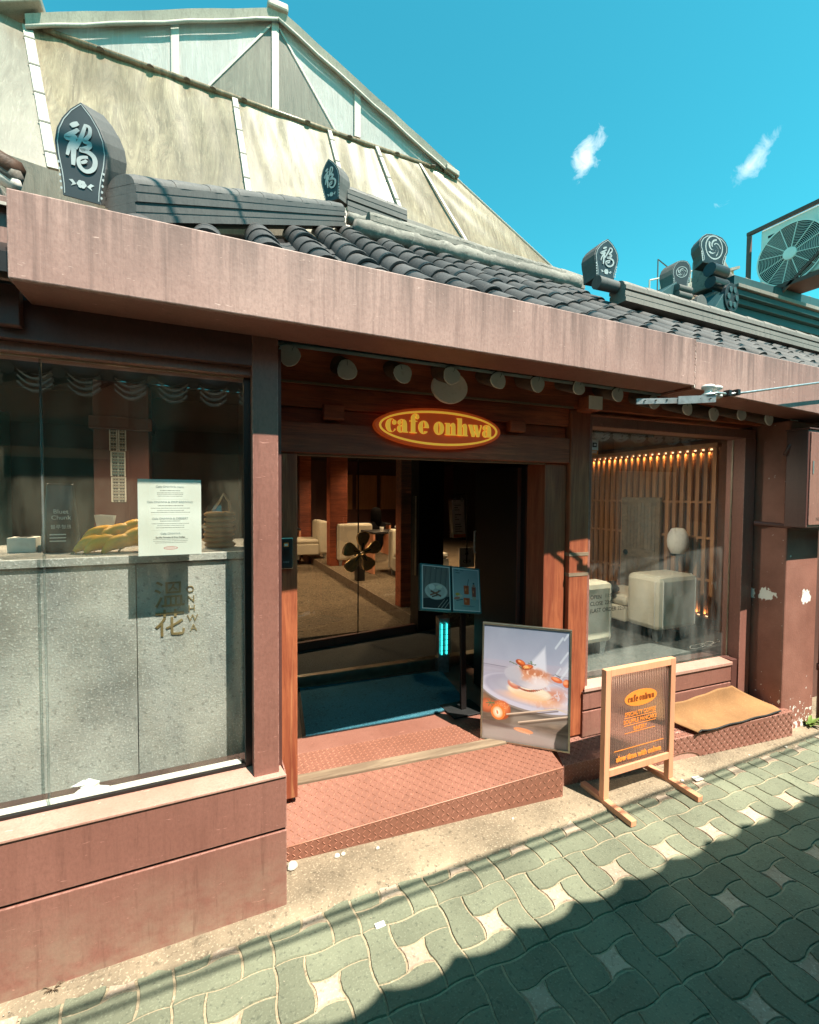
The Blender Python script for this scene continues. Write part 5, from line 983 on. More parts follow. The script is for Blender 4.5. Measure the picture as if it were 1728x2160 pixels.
MB().box(-.20, .20, yp - .0012, yp, .285, .289).build('print_line', m_print_or, sb)
text('print', 'slow time with onhwa', .044, m_print_or, sb, fm2(.0, .237), .0006, offset=.0022, sx=.92)
# ================================================================== little things on the ground
for x, y, r in ((.052, .19, .026), (.262, .172, .014), (.292, .17, .012), (.46, .14, .010), (.06, .33, .018), (.065, .30, .014), (1.20, .045, .008), (2.36, -.10, .012), (3.40, -.13, .010), (3.05, -.09, .008), (1.76, .12, .012)):
    b = MB(); b.loft([[(x + rr * r * math.cos(2 * PI * k / 10) * (1 + random.uniform(-.2, .2)), y + rr * r * .8 * math.sin(2 * PI * k / 10) * (1 + random.uniform(-.2, .2)), .006 + z * r) for k in range(10)] for rr, z in ((.5, 0), (1, .3), (.95, .7), (.5, 1.1))])
    o = b.build('pebble', m_pebble, None, .001, 'all'); k = len([q for q in bpy.data.objects if q.name.startswith('pebble')])
    tag(o, {1: 'largest pale pebble at the corner of the brown skirting', 2: 'rounded pale pebble of a pair in front of the ramp', 3: 'smaller pebble touching another in front of the ramp', 4: 'tiny white stone by the middle of the ramp edge', 5: 'pale pebble wedged between skirting and door post foot', 6: 'second small pebble beside the door post foot', 7: 'tiny stone in front of the ramp towards its right end', 8: 'pale stone on the concrete beside the drain notch', 9: 'white scrap stone near the right end of the step', 10: 'tiny stone on the concrete below the brown mat', 11: 'small white stone by the rear of the left board foot'}.get(k), 'pebble', 'pebbles along the shop front')
wd = thing('weed', (3.93, -.02, .002), 'small green weed growing at the foot of the pier on the right', 'plant')
def blade(b, a, L, w, h):
    ca, sa = math.cos(a), math.sin(a); pts = []
    for k in range(5):
        t_ = k / 4; rr = L * t_; z = h * math.sin(PI * .62 * t_) ; ww = w * math.sin(PI * (.12 + .86 * t_)); pts.append(((rr * ca - ww * sa, rr * sa + ww * ca, z), (rr * ca, rr * sa, z - .004), (rr * ca + ww * sa, rr * sa - ww * ca, z)))
    b.loft(pts, False, False)
for k in range(17): b = MB(); blade(b, k * 2.4, random.uniform(.06, .11), .012, random.uniform(.03, .075)); b.build('leaf', m_leaf, wd, 0, 'all')
wd2 = thing('weed', (-.81, -.015, .004), 'dry tuft of grass at the bottom left under the skirting', 'plant')
for k in range(12): b = MB(); blade(b, k * .35 + 3.0 + random.uniform(-.2, .2), random.uniform(.015, .035), .0018, random.uniform(.008, .03)); b.build('leaf', m_woodlow, wd2)
sc = MB().box(-.02, .02, -.012, .012, 0, .002).build('paper_scrap', m_paper, None, 0, False, (.33, -.24, .002)); tag(sc, 'small white paper scrap on the paving near the concrete edge', 'litter')
sc = MB().hexa([(-.03, -.018, 0), (.028, -.022, 0), (.032, .016, 0), (-.026, .02, 0), (-.03, -.018, .003), (.028, -.022, .006), (.032, .016, .002), (-.026, .02, .005)]).build('paper_scrap', m_paper, None, 0, False, (2.47, -.12, .010)); tag(sc, 'white paper scrap on the concrete right of the sign board', 'litter')
# ================================================================== electric box, drain pipe, cable clamp
eb = thing('meter_box', (3.53, -.135, 1.545), 'brown steel electric meter box mounted on the pier at the right edge', 'electric box')
MB().box(0, .62, 0, .134, 0, .69).build('casing', m_brown_d, eb, .006); MB().box(.02, .60, -.008, -.0002, .02, .67).build('door', m_brown, eb, .003); MB().box(.045, .058, -.012, -.0085, .38, .47).build('latch', m_steel, eb, .001); MB().box(-.006, .626, -.01, .14, .6905, .70).build('rain_lip', m_brown_d, eb, .002)
text('lettering', 'NO.75', .035, m_dark, eb, frame((.16, -.0082, .06), (1, 0, 0), (0, 0, 1)), .0002)
b = MB(); b.tube([(3.52, .0, 2.06), (3.535, -.02, 2.13), (3.56, -.03, 2.155), (3.62, -.03, 2.165)], .014, 8); tag(b.build('conduit', m_brown_d, None, 0, 'all'), 'thin curved conduit entering the meter box from the window frame', 'pipe')
dp = thing('drain_pipe', (4.05, -.035, 0), 'dark vertical drain pipe at the right edge of the pier', 'pipe'); MB().tube([(0, 0, .03), (0, 0, 1.5)], .028, 10).build('pipe', m_brown_d, dp, 0, 'all'); MB().tube([(0, 0, .42), (0, 0, .47)], .036, 10).build('collar', m_brown_d, dp, 0, 'all')
tcx = thing('cable_clamp', (2.30, -.25, 2.33), 'galvanised strap and white porcelain insulators holding a taut wire under the eave', 'cable anchor')
T = T0((2.30, -.25, 2.33))
MB(T).hexa([(1.86, -.125, 2.262), (2.10, -.215, 2.272), (2.10, -.21, 2.272), (1.86, -.12, 2.262), (1.86, -.125, 2.292), (2.10, -.215, 2.302), (2.10, -.21, 2.302), (1.86, -.12, 2.292)]).build('strap', m_steel, tcx)
MB(T).hexa([(2.06, -.225, 2.262), (2.30, -.275, 2.285), (2.30, -.270, 2.285), (2.06, -.22, 2.262), (2.06, -.225, 2.305), (2.30, -.275, 2.325), (2.30, -.270, 2.325), (2.06, -.22, 2.305)]).build('bracket', m_steel, tcx)
for k in range(7): u = k / 6; b = MB(T); c = (1.9 + .36 * u, -.142 - .125 * u - .004, 2.28 + .02 * u); b.lathe(c, [(.005, 0), (.005, .004)], 6); b.build('bolt', m_dark, tcx)
b = MB(T); b.tube([(2.24, -.26, 2.32), (2.30, -.28, 2.335), (2.40, -.26, 2.345), (2.41, -.22, 2.345), (2.34, -.20, 2.335), (2.24, -.22, 2.32)], .007, 6); b.build('loop', m_steel, tcx, 0, 'all')
for x in (2.285, 2.345):
    b = MB(T)
    b.lathe((x, -.24, 2.35), [(.024, -.036), (.036, -.028), (.036, -.018), (.020, -.008), (.020, .008), (.036, .018), (.036, .028), (.024, .036)], 16); b.build('insulator', m_porc, tcx, 0, 'all')
b = MB(T); b.tube([(2.41, -.24, 2.345), (2.6, -.245, 2.372), (3.4, -.255, 2.515), (6.5, -.30, 3.06)], .007, 6); b.build('wire', m_steel, tcx, 0, 'all')
for x in (2.45, 2.53): b = MB(T); z = 2.345 + (x - 2.41) * .15; b.box(x - .012, x + .012, -.262, -.226, z - .014, z + .020); b.build('wire_clip', m_dark, tcx, .002)
# ================================================================== tiled roof
SL = .70; ZR = lambda y: 2.87 + SL * (y - .25); ang = math.atan(SL); dv = Vector((0, math.cos(ang), math.sin(ang))); nv_ = Vector((0, -math.sin(ang), math.cos(ang)))
roof = thing('roof', (0, 0, 0), None, None); roof.parent = cafe
LT = .30; EXP = .215
def cover_mesh():
    b = MB(); n = 12; rows = []
    for L, r in ((0, .080), (.012, .082), (LT, .072)): rows.append([(r * math.cos(PI * k / n), L, r * math.sin(PI * k / n) * 1.0) for k in range(n + 1)] + [((r - .013) * math.cos(PI * k / n), L, (r - .013) * math.sin(PI * k / n)) for k in range(n, -1, -1)])
    b.loft(rows, True); return b
def pan_mesh():
    b = MB(); n = 8; rows = []
    for L in (0, LT): rows.append([(-.115 + .23 * k / n, L, -.028 + .045 * (2 * k / n - 1) ** 2) for k in range(n + 1)] + [(-.115 + .23 * k / n, L, -.046 + .045 * (2 * k / n - 1) ** 2) for k in range(n, -1, -1)])
    b.loft(rows, True); return b
cv = cover_mesh().build('cover_tile', m_tile, roof, 0, True); pn = pan_mesh().build('pan_tile', m_tile, roof, 0, True); first = [True, True]
PX = .2665; TX0 = -.285
def place(src, flag, x, y, z, tilt):
    o = src if first[flag] else share(src, src.name.split('.')[0], roof); first[flag] = False
    o.location = (x + random.uniform(-.004, .004), y, z + random.uniform(-.005, .005)); o.rotation_euler = (tilt + random.uniform(-.02, .02), random.uniform(-.03, .03), random.uniform(-.03, .03))
cells = []
for i in range(-3, 24):
    x = TX0 + PX * i
    for j in range(0, 11):
        y = -.05 + j * EXP * math.cos(ang)
        ymax = (.20 + 1.17 * (x + .535)) if x < .85 else (1.72 if x < 2.95 else .93)
        if y > ymax - .02 or y > 1.9: continue
        cells.append((abs(x - .8) + y * .3, x, y))
cells.sort(); far = MB(); kk = 0
for q, (d, x, y) in enumerate(cells):
    z = ZR(y) - .080 / math.cos(ang) + .02
    place(cv, 0, x, y, z, ang - .035); place(pn, 1, x + PX / 2, y + .03, z + .045, ang - .05)
b = MB(); b.hexa([(-1.2, -.15, ZR(-.15) - .17), (6.8, -.15, ZR(-.15) - .17), (6.8, 1.95, ZR(1.95) - .17), (.8, 1.95, ZR(1.95) - .17), (-1.2, -.15, ZR(-.15) - .11), (6.8, -.15, ZR(-.15) - .11), (6.8, 1.95, ZR(1.95) - .11), (.8, 1.95, ZR(1.95) - .11)]); b.build('roof_boarding', m_dark, roof)
def ridge(name, p0, p1, layers, w, capr, label, segs, mat=m_ridge):
    r_ = thing(name, (0, 0, 0), None, None); r_.parent = cafe
    if label: r_['label'] = label
    p0, p1 = Vector(p0), Vector(p1); d = (p1 - p0); s_ = Vector((d.y, -d.x, 0)).normalized(); z = 0
    for k, h in enumerate(layers):
        ww = w * (1 if k % 2 == 0 else .93); b = MB(); pr_ = [(-ww, z), (ww, z), (ww, z + h * .72), (ww * .9, z + h * .74), (ww * .9, z + h), (-ww * .9, z + h), (-ww * .9, z + h * .74), (-ww, z + h * .72)]
        b.prism([tuple(p0 + s_ * a + Vector((0, 0, c))) for a, c in pr_], tuple(d)); b.build('ridge_course', mat, r_); z += h + .0005
    L = d.length; dn_ = d.normalized()
    for k in range(segs):
        a0 = p0 + d * (k / segs); a1 = p0 + d * ((k + 1.12) / segs if k < segs - 1 else 1); rows = []
        for q, (pp, rr) in enumerate(((a0, capr), (a0 + dn_ * .05, capr * 1.06), (a1, capr * .94))): rows.append([tuple(pp + s_ * rr * math.cos(PI * m / 10) + Vector((0, 0, z - .004 + rr * .72 * math.sin(PI * m / 10)))) for m in range(11)])
        b = MB(); b.loft(rows, True, False); b.build('cap_tile', mat, r_, 0, True)
    return r_, z
ridge('hip_ridge', (-.615, .325, 2.862), (.72, 1.90, 3.985), (.042, .040, .040, .036), .085, .070, 'hip ridge of stacked grey tiles rising from the left end tile', 9)
b = MB(); b.hexa([(-.95, -.10, 2.64), (-.50, -.10, 2.64), (-.50, .45, 2.86), (-1.0, .45, 2.86), (-.80, .12, 2.80), (-.66, .10, 2.80), (-.60, .45, 2.95), (-.84, .45, 2.95)]); b.build('mortar_bed', m_mortar, cafe, .02)
b = MB(); random.seed(11)
ridge('main_ridge', (.95, 1.78, 3.93), (3.22, 1.74, 3.85), (.07, .05), .085, .07, 'straight ridge behind the middle of the tiled roof', 8, m_mortar)
part(MB().hexa([(1.28, 1.86, 4.02), (3.18, 1.86, 3.94), (3.18, 1.90, 3.94), (1.28, 1.90, 4.02), (1.28, 1.86, 4.20), (3.18, 1.86, 4.06), (3.18, 1.90, 4.06), (1.28, 1.90, 4.20)]), 'ridge_flashing', m_flash)
rows = []
for k in range(40):
    x = .80 + 2.3 * k / 39; y = 1.66 - .02 * k / 39; r = .07 + random.uniform(-.012, .012); rows.append([(x, y + r * 1.1 * math.cos(2 * PI * m / 8), ZR(y) + .02 + r * math.sin(2 * PI * m / 8)) for m in range(8)])
part(MB().loft(rows), 'mortar_fillet', m_mortar, bevel=0, smooth='all')
ridge('lower_ridge', (2.93, .99, 3.40), (6.8, .95, 3.33), (.05, .05, .04), .09, .075, 'lower straight ridge running to the right edge of the roof', 14, m_flash)
ridge('short_ridge', (.86, 2.06, 4.20), (1.36, 1.92, 4.06), (.05, .05, .05, .045), .085, .07, 'short stepped ridge behind the second end tile', 3)
rows = []
for k in range(16):
    tt = k / 15; c = Vector((.82, 1.92, 4.10)).lerp(Vector((1.38, 1.80, 4.02)), tt); r = .055 + random.uniform(-.012, .012); rows.append([tuple(c + Vector((0, r * math.cos(2 * PI * m / 8), r * math.sin(2 * PI * m / 8)))) for m in range(8)])
part(MB().loft(rows), 'mortar_fillet', m_mortar, bevel=0, smooth='all')
def end_tile(o, tx, up, back, w, h, th, name, label, glyph='\u798f', parent=None, roundtop=False, dotmat=m_silver):
    """decorated ridge end tile: o = centre of its foot, tx = right, up, back = thickness direction"""
    e = thing(name, o, None, None); e.parent = parent or cafe; e['label'] = label
    tx, up, back = Vector(tx).normalized(), Vector(up).normalized(), Vector(back)
    if roundtop: half = [(.36, 0), (.37, .12), (.42, .3), (.50, .5), (.50, .68), (.42, .84), (.28, .96), (.10, 1.0)]
    else: half = [(.36, 0), (.37, .10), (.40, .22), (.47, .40), (.50, .54), (.46, .68), (.36, .80), (.20, .92), (.06, .99)]
    pts = [(x * w, z * h) for x, z in half] + ([] if roundtop else [(0, 1.02 * h)]) + [(-x * w, z * h) for x, z in reversed(half)]
    P = lambda x, z, y=0: tuple(tx * x + up * z + back * y)
    b = MB(); b.prism([P(x, z) for x, z in pts], tuple(back * th)); b.build('block', m_ridge, e, .004)
    nf_ = tx.cross(up).normalized()
    f = lambda k, s=1.0, lift=.002: [tuple(Vector(P(x * s, h * .5 + (z - h * .5) * (1 - (1 - s) * w / h * 1.0))) + nf_ * lift) for x, z in k]
    b = MB(); b.add(f(pts, .97, .0015), [tuple(range(len(pts)))]); b.build('face', m_black, e)
    o_, i_ = f(pts, .90, .003), f(pts, .86, .003); n = len(pts); b = MB(); b.add(o_ + i_, [(k, k + 1, n + k + 1, n + k) for k in range(n - 1)]); b.build('border_line', m_silver, e)
    if glyph:
        for q, (st_, wd_) in enumerate((([(662, 372), (690, 350), (722, 328)], 20), ([(722, 382), (690, 415), (650, 452), (628, 482), (660, 480), (712, 452)], 20), ([(690, 470), (655, 540), (632, 632)], 15), ([(688, 440), (684, 560), (678, 705)], 19), ([(780, 322), (752, 420), (722, 500), (700, 560)], 16), ([(778, 330), (812, 340), (812, 400), (780, 452), (768, 474), (808, 478), (806, 510), (768, 540), (738, 556), (790, 556), (838, 580), (854, 626), (842, 684), (806, 722), (764, 728), (728, 696), (722, 644), (754, 616), (796, 604)], 19), ([(740, 668), (768, 652), (786, 632)], 14))):
            ctrl = [Vector(P((x - 742) / 425 * w, (985 - y) / 840 * h)) for x, y in st_]; fine = []
            for k in range(len(ctrl) - 1):
                a_, b_, c_, d_ = ctrl[max(k - 1, 0)], ctrl[k], ctrl[k + 1], ctrl[min(k + 2, len(ctrl) - 1)]
                for m in range(4): u = m / 4; fine.append(.5 * ((2 * b_) + (c_ - a_) * u + (2 * a_ - 5 * b_ + 4 * c_ - d_) * u * u + (3 * b_ - a_ - 3 * c_ + d_) * u ** 3))
            fine.append(ctrl[-1]); hw_ = wd_ / 840 * h; L_, R_ = [], []
            for k, c_ in enumerate(fine):
                tg = (fine[min(k + 1, len(fine) - 1)] - fine[max(k - 1, 0)]).normalized(); sd = nf_.cross(tg); f_ = hw_ * (.62 + .38 * math.sin(PI * (k + .6) / (len(fine) + .2))); L_.append(c_ + sd * f_); R_.append(c_ - sd * f_)
            b = MB(); n_ = len(fine); z0, z1 = nf_ * (.0032 + .0004 * q), nf_ * (.0056 + .0004 * q)
            b.add([tuple(v + z1) for v in L_] + [tuple(v + z1) for v in R_] + [tuple(v + z0) for v in L_] + [tuple(v + z0) for v in R_], [(k, k + 1, n_ + k + 1, n_ + k) for k in range(n_ - 1)] + [(k, k + 1, 2 * n_ + k + 1, 2 * n_ + k) for k in range(n_ - 1)] + [(n_ + k, n_ + k + 1, 3 * n_ + k + 1, 3 * n_ + k) for k in range(n_ - 1)]); b.build('brush_stroke', m_silver, e)
        b = MB()
        for k in range(6): a = k * PI / 3; b.add([tuple(Vector(P(.045 * w * 2 * math.cos(a) * .55 + w * .045 * math.cos(q), h * .16 + w * .05 * math.sin(a) + w * .045 * math.sin(q))) + nf_ * (.004 + .0003 * k)) for q in [2 * PI * m / 8 for m in range(8)]], [tuple(range(8))])
        for s_ in (-1, 1): b.add([tuple(Vector(P(s_ * w * x, h * z)) + nf_ * .004) for x, z in ((.10, .15), (.17, .19), (.24, .18), (.17, .15), (.2, .12))], [(0, 1, 2, 3), (0, 3, 4)])
        b.build('flower_motif', m_silver, e)
    else:
        b = MB()
        for k in range(5):
            a0 = k * 2 * PI / 5; arc = [(w * .24 * (1 - q * .11) * math.cos(a0 + q * .3), h * .56 + w * .24 * (1 - q * .11) * math.sin(a0 + q * .3)) for q in range(7)]; arc2 = [(x * .8 + .0 + w * .02, (z - h * .56) * .8 + h * .56) for x, z in arc]
            b.add([tuple(Vector(P(x, z)) + nf_ * .004) for x, z in arc + arc2], [(m, m + 1, 8 + m, 7 + m) for m in range(6)])
        o2, i2 = ell(0, h * .56, w * .31, w * .31, 24), ell(0, h * .56, w * .275, w * .275, 24); b.add([tuple(Vector(P(x, z)) + nf_ * .004) for x, z in o2 + i2], [(k, (k + 1) % 24, 24 + (k + 1) % 24, 24 + k) for k in range(24)]); b.build('swirl_motif', m_silver, e)
    b = MB()
    for s_ in (-1, 1):
        for q in range(5): b.add([tuple(Vector(P(s_ * w * (.385 + .012 * q) * .97 + w * .022 * math.cos(2 * PI * m / 8), h * (.07 + .065 * q) + w * .03 * math.sin(2 * PI * m / 8))) + nf_ * .0045) for m in range(8)], [tuple(range(8))])
    b.build('dot_border', dotmat, e); return e
end_tile((-.752, .34, 2.935), (1, 0, -.05), (0, .02, 1), (.22, 1, .55), .18, .385, .20, 'ridge_end_tile', 'largest pointed ridge end tile with a silver character at the left end of the hip')
end_tile((.715, 2.02, 4.27), (.62, -.78, 0), (-.10, 0, 1), (.8, .35, -.1), .20, .34, .13, 'ridge_end_tile', 'middle ridge end tile seen almost edge on above the hip ridge')
end_tile((2.80, 1.0, 3.60), (1, -.08, .0), (.06, 0, 1), (-.25, 1, -.25), .255, .325, .12, 'ridge_end_tile', 'right ridge end tile with a silver character above the lower ridge')
b = MB(); b.loft([[(2.70 + .22 * q, 1.0 + r * math.cos(a), 3.545 + r * math.sin(a)) for a in [2 * PI * k / 14 for k in range(14)]] for q, r in ((0, .055), (1, .05))]); part(b, 'roll_tile', m_ridge, bevel=0, smooth=True)
# ================================================================== vinyl canopy behind
vc = thing('vinyl_canopy', (0, 0, 0), 'yellowed vinyl sheet canopy with a clear gable rising behind the tiled roof', 'canopy')
LW = lambda x, z: (x, 3.0 + (z - 5.61) / 2.5, z)       # leaning lower sheets
seams = [(-1.62, 5.64, -1.33, 4.2), (-.005, 5.615, .10, 4.2), (.93, 5.60, 1.07, 4.2), (1.46, 5.59, 1.72, 4.2), (2.40, 5.57, 3.96, 4.2)]
for k in range(4):
    a, b_ = seams[k], seams[k + 1]; nx, nz = 44, 26; vs = []; rg = np.random.default_rng(40 + k); wd_k = (b_[0] - a[0]) / 1.3; fld = [(rg.uniform(7, 42) * max(.45, wd_k), rg.uniform(0, 6), rg.uniform(-1.5, 1.5), rg.uniform(.3, 1)) for _ in range(9)]
    for j in range(nz + 1):
        for i in range(nx + 1):
            u, v = i / nx, j / nz; xt = a[0] + (b_[0] - a[0]) * u; zt_2 = a[1] + (b_[1] - a[1]) * u; xb = a[2] + (b_[2] - a[2]) * u; x = xt + (xb - xt) * v; z = zt_2 + (4.2 - zt_2) * v; p_ = LW(x, z); bow = .030 * math.sin(PI * u) * math.sin(PI * v) + sum(a_ * .0030 * min(1, .45 + .4 * wd_k) * math.sin(w_ * (u + s_ * v * .25) + p0_) for w_, p0_, s_, a_ in fld) * (.35 + .65 * (1 - v) ** 1.2) * min(1, 8 * u, 8 * (1 - u)); vs.append((p_[0], p_[1] + bow, p_[2]))
    MB().add(vs, [(j * (nx + 1) + i, j * (nx + 1) + i + 1, (j + 1) * (nx + 1) + i + 1, (j + 1) * (nx + 1) + i) for j in range(nz) for i in range(nx)]).build('vinyl_sheet', m_vin, vc, 0, 'all')
MB().add([(-1.64, 3.0, 5.64), (-1.36, 2.43, 4.2), (-3.6, 1.9, 4.2), (-3.9, 2.45, 5.78)], [(0, 1, 2, 3)]).build('vinyl_sheet', m_vin3, vc)
for k, (xt, zt2, xb, zb2) in enumerate(seams):
    if k == 4: continue
    w = (.035, .026, .022, .022)[k]; b = MB(); p0, p1 = LW(xt, zt2), LW(xb, zb2); b.hexa([(p1[0] - w, p1[1] - .03, p1[2]), (p1[0] + w, p1[1] - .03, p1[2]), (p1[0] + w, p1[1] + .004, p1[2]), (p1[0] - w, p1[1] + .004, p1[2]), (p0[0] - w, p0[1] - .03, p0[2]), (p0[0] + w, p0[1] - .03, p0[2]), (p0[0] + w, p0[1] + .004, p0[2]), (p0[0] - w, p0[1] + .004, p0[2])]); o = b.build('batten', m_clip, vc, .004)
    for q in range(5):
        t_ = .1 + .2 * q; c = Vector(p0).lerp(Vector(p1), t_); MB().box(c.x - w * 1.15, c.x + w * 1.15, c.y - .036, c.y - .031, c.z - .006, c.z + .006).build('clip', m_flash, o)
b = MB(); p0, p1 = LW(1.98, 5.585), LW(2.55, 4.2); b.hexa([(p1[0] - .02, p1[1] - .012, p1[2]), (p1[0] + .02, p1[1] - .012, p1[2]), (p1[0] + .02, p1[1] - .002, p1[2]), (p1[0] - .02, p1[1] - .002, p1[2]), (p0[0] - .015, p0[1] - .012, p0[2]), (p0[0] + .015, p0[1] - .012, p0[2]), (p0[0] + .015, p0[1] - .002, p0[2]), (p0[0] - .015, p0[1] - .002, p0[2])]); b.build('batten', m_clip, vc)
# horizontal eave pipe rolled in the sheet
b = MB(); b.tube([(-1.64, 2.985, 5.65), (.4, 2.98, 5.605), (2.42, 2.985, 5.575)], .022, 8); b.build('eave_roll', m_vin, vc, 0, 'all')
for x in (-1.1, -.72, -.42, -.2, .08, .7, 1.15, 1.7, 2.15): MB().lathe((x, 2.962, 5.632 - .018 * (x + 1.6) * .9), [(.03, 0), (.03, .006)], 8).build('eyelet', m_flash, vc)
# gable: clear sheet with white posts behind it
AP = (.40, 3.0, 6.54); GL, GR = (-1.62, 3.0, 5.64), (2.42, 3.0, 5.57)
MB().add([GL, (.40, 3.0, 5.61), GR, AP], [(0, 1, 3), (1, 2, 3)]).build('gable_sheet', m_vin2, vc)
for x, zt2 in ((-.52, 6.1), (.38, 6.55), (1.24, 6.15)): MB().box(x - .034, x + .034, 2.975, 2.995, 5.63, zt2).build('gable_post', m_clip, vc)
for p0, p1 in (((.34, 2.985, 6.44), (-.24, 2.985, 5.64)), ((.42, 2.985, 6.44), (1.00, 2.985, 5.63))):
    w = .011; MB().hexa([(p1[0] - w, 2.984, p1[2]), (p1[0] + w, 2.984, p1[2]), (p1[0] + w, 2.99, p1[2]), (p1[0] - w, 2.99, p1[2]), (p0[0] - w, 2.984, p0[2]), (p0[0] + w, 2.984, p0[2]), (p0[0] + w, 2.99, p0[2]), (p0[0] - w, 2.99, p0[2])]).build('brace', m_clip, vc)
MB().add([(.38, 2.9955, 6.47), (-.24, 2.9955, 5.62), (.98, 2.9955, 5.615)], [(0, 1, 2)]).build('inner_sheet', m_vin3, vc)
def sheet_bar(p0, p1, h, d, name, m):
    p0, p1 = Vector(p0), Vector(p1); up = Vector((0, 0, h)); f_ = Vector((0, -d, 0)); MB().hexa([tuple(p0 + f_), tuple(p1 + f_), tuple(p1 - f_ * 12), tuple(p0 - f_ * 12), tuple(p0 + f_ + up), tuple(p1 + f_ + up), tuple(p1 - f_ * 12 + up * 1.0), tuple(p0 - f_ * 12 + up * 1.0)]).build(name, m, vc, .006)
for (p0, p1) in ((GL, AP), (AP, GR)):
    p0, p1 = Vector(p0), Vector(p1); n0 = 10; rows = []
    for k in range(n0 + 1):
        c = p0.lerp(p1, k / n0); j = random.uniform(-.006, .006); rows.append([(c.x, c.y - .05, c.z - .035 + j), (c.x, c.y - .07, c.z + .045 + j), (c.x, c.y + .9, c.z + .075), (c.x, c.y + .9, c.z - .0)])
    MB().loft(rows).build('roof_sheet', m_capm, vc, 0)
    rows = [[(p0.lerp(p1, k / n0) + Vector((0, -.058, -.055 + .006 * math.sin(k * 2.3)))) + Vector((0, .016 * math.cos(a), .016 * math.sin(a))) for a in [2 * PI * m / 6 for m in range(6)]] for k in range(n0 + 1)]
    MB().loft(rows).build('edge_pipe', m_clip, vc, 0, 'all')
MB().box(.30, .50, 2.90, 3.5, 6.55, 6.63).build('apex_cap', m_capm, vc, .02)
MB().hexa([(-1.80, 2.86, 5.63), (-1.50, 2.86, 5.77), (-1.50, 3.3, 5.77), (-1.80, 3.3, 5.63), (-1.80, 2.86, 5.70), (-1.50, 2.86, 5.84), (-1.50, 3.3, 5.84), (-1.80, 3.3, 5.70)]).build('corner_cap', m_capm, vc, .01)
MB().hexa([(2.30, 2.9, 5.56), (2.47, 2.9, 5.51), (2.47, 3.2, 5.51), (2.30, 3.2, 5.56), (2.30, 2.9, 5.62), (2.47, 2.9, 5.57), (2.47, 3.2, 5.57), (2.30, 3.2, 5.62)]).build('corner_cap', m_capm, vc, .01)
b = MB(); b.tube([LW(2.42, 5.56), LW(3.99, 4.2)], .014, 6); b.build('hip_pipe', m_capm, vc)
MB().add([(2.42, 3.0, 5.57), (3.98, 2.44, 4.2), (3.98, 5, 4.2), (2.42, 5, 5.57)], [(0, 1, 2, 3)]).build('side_sheet', m_vin3, vc)
MB().box(-3.5, 3.9, 4.6, 4.7, 3.2, 5.5).build('back_sheet', m_vin3, vc)
lr = thing('old_roof_edge', (0, 0, 0), 'weathered old tile edge at the far left behind the fascia', 'roof edge')
for k in range(3): MB().tube([(-2.4, 1.0 - .05 * k, 3.72 - .05 * k), (-1.55, .75 - .05 * k, 3.42 - .05 * k), (-1.02, .55, 3.10 - .03 * k)], .045 - .008 * k, 7).build('old_tile_row', (m_rafter, m_mortar, m_plaster)[k], lr, 0, 'all')
MB().hexa([(-2.6, .2, 2.6), (-1.0, .2, 2.6), (-1.0, .7, 2.6), (-2.6, 1.0, 2.6), (-2.6, .4, 3.5), (-1.05, .35, 2.98), (-1.05, .7, 3.02), (-2.6, 1.0, 3.6)]).build('mortar_bed', m_mortar, lr, .02)
# ================================================================== neighbour on the right
nb = thing('neighbour_building', (0, 0, 0), 'neighbouring tiled house with dark teal boards under its ridge at the right edge', 'building')
MB().box(6.35, 12, 2.25, 5.5, 0, 4.70).build('wall', m_tealwood, nb)
for k, (z0, z1, yy) in enumerate(((4.33, 4.44, 2.18), (4.445, 4.52, 2.12), (4.525, 4.60, 2.06))): MB().hexa([(6.30, yy, z0), (12, yy, z0 + .02), (12, 2.26, z0 + .02), (6.30, 2.26, z0), (6.30, yy, z1), (12, yy, z1 + .02), (12, 2.26, z1 + .02), (6.30, 2.26, z1)]).build('barge_board', m_tealwood, nb, .006)
MB().hexa([(6.30, 2.02, 4.605), (12, 2.02, 4.63), (12, 2.5, 4.63), (6.30, 2.5, 4.605), (6.30, 2.02, 4.655), (12, 2.02, 4.69), (12, 2.5, 4.69), (6.30, 2.5, 4.655)]).build('drip_course', m_flash, nb, .006)
MB().hexa([(6.33, 2.10, 4.66), (12, 2.10, 4.70), (12, 2.4, 4.70), (6.33, 2.4, 4.66), (6.33, 2.10, 4.80), (12, 2.10, 4.92), (12, 2.4, 4.92), (6.33, 2.4, 4.80)]).build('ridge_body', m_tealwood, nb, .006)
for k in range(14):
    x = 6.36 + k * .4; z = 4.80 + .02 * k * .4; MB().tube([(x, 2.24, z), (x + .05, 2.24, z), (x + .42, 2.24, z + .008)], .08, 10, [.09, .085, .075]).build('cap_tile', m_mortar, nb, 0, 'all')
e = end_tile((6.03, 2.20, 4.92), (1, -.1, 0), (.02, 0, 1), (.35, 1, -.15), .52, .40, .16, 'ridge_end_tile', 'round topped end tile with a silver swirl on the taller neighbour ridge', None, nb, True)
MB().loft([[(6.0 + .30 * q - .12, 2.15 + .09 * math.cos(a), 4.80 + .09 * math.sin(a)) for a in [2 * PI * k / 12 for k in range(12)]] for q in (0, 1)]).build('roll_tile', m_black, nb, 0, True)
MB().loft([[(6.0 + .30 * q - .10, 2.15 + .08 * math.cos(a), 4.64 + .08 * math.sin(a)) for a in [2 * PI * k / 12 for k in range(12)]] for q in (0, 1)]).build('roll_tile', m_black, nb, 0, True)
MB().loft([[(6.13 + .15 * math.cos(a), y, 4.42 + .19 * math.sin(a)) for a in [2 * PI * k / 20 for k in range(20)]] for y in (2.0, 2.06)]).build('rosette_tile', m_black, nb, .005)
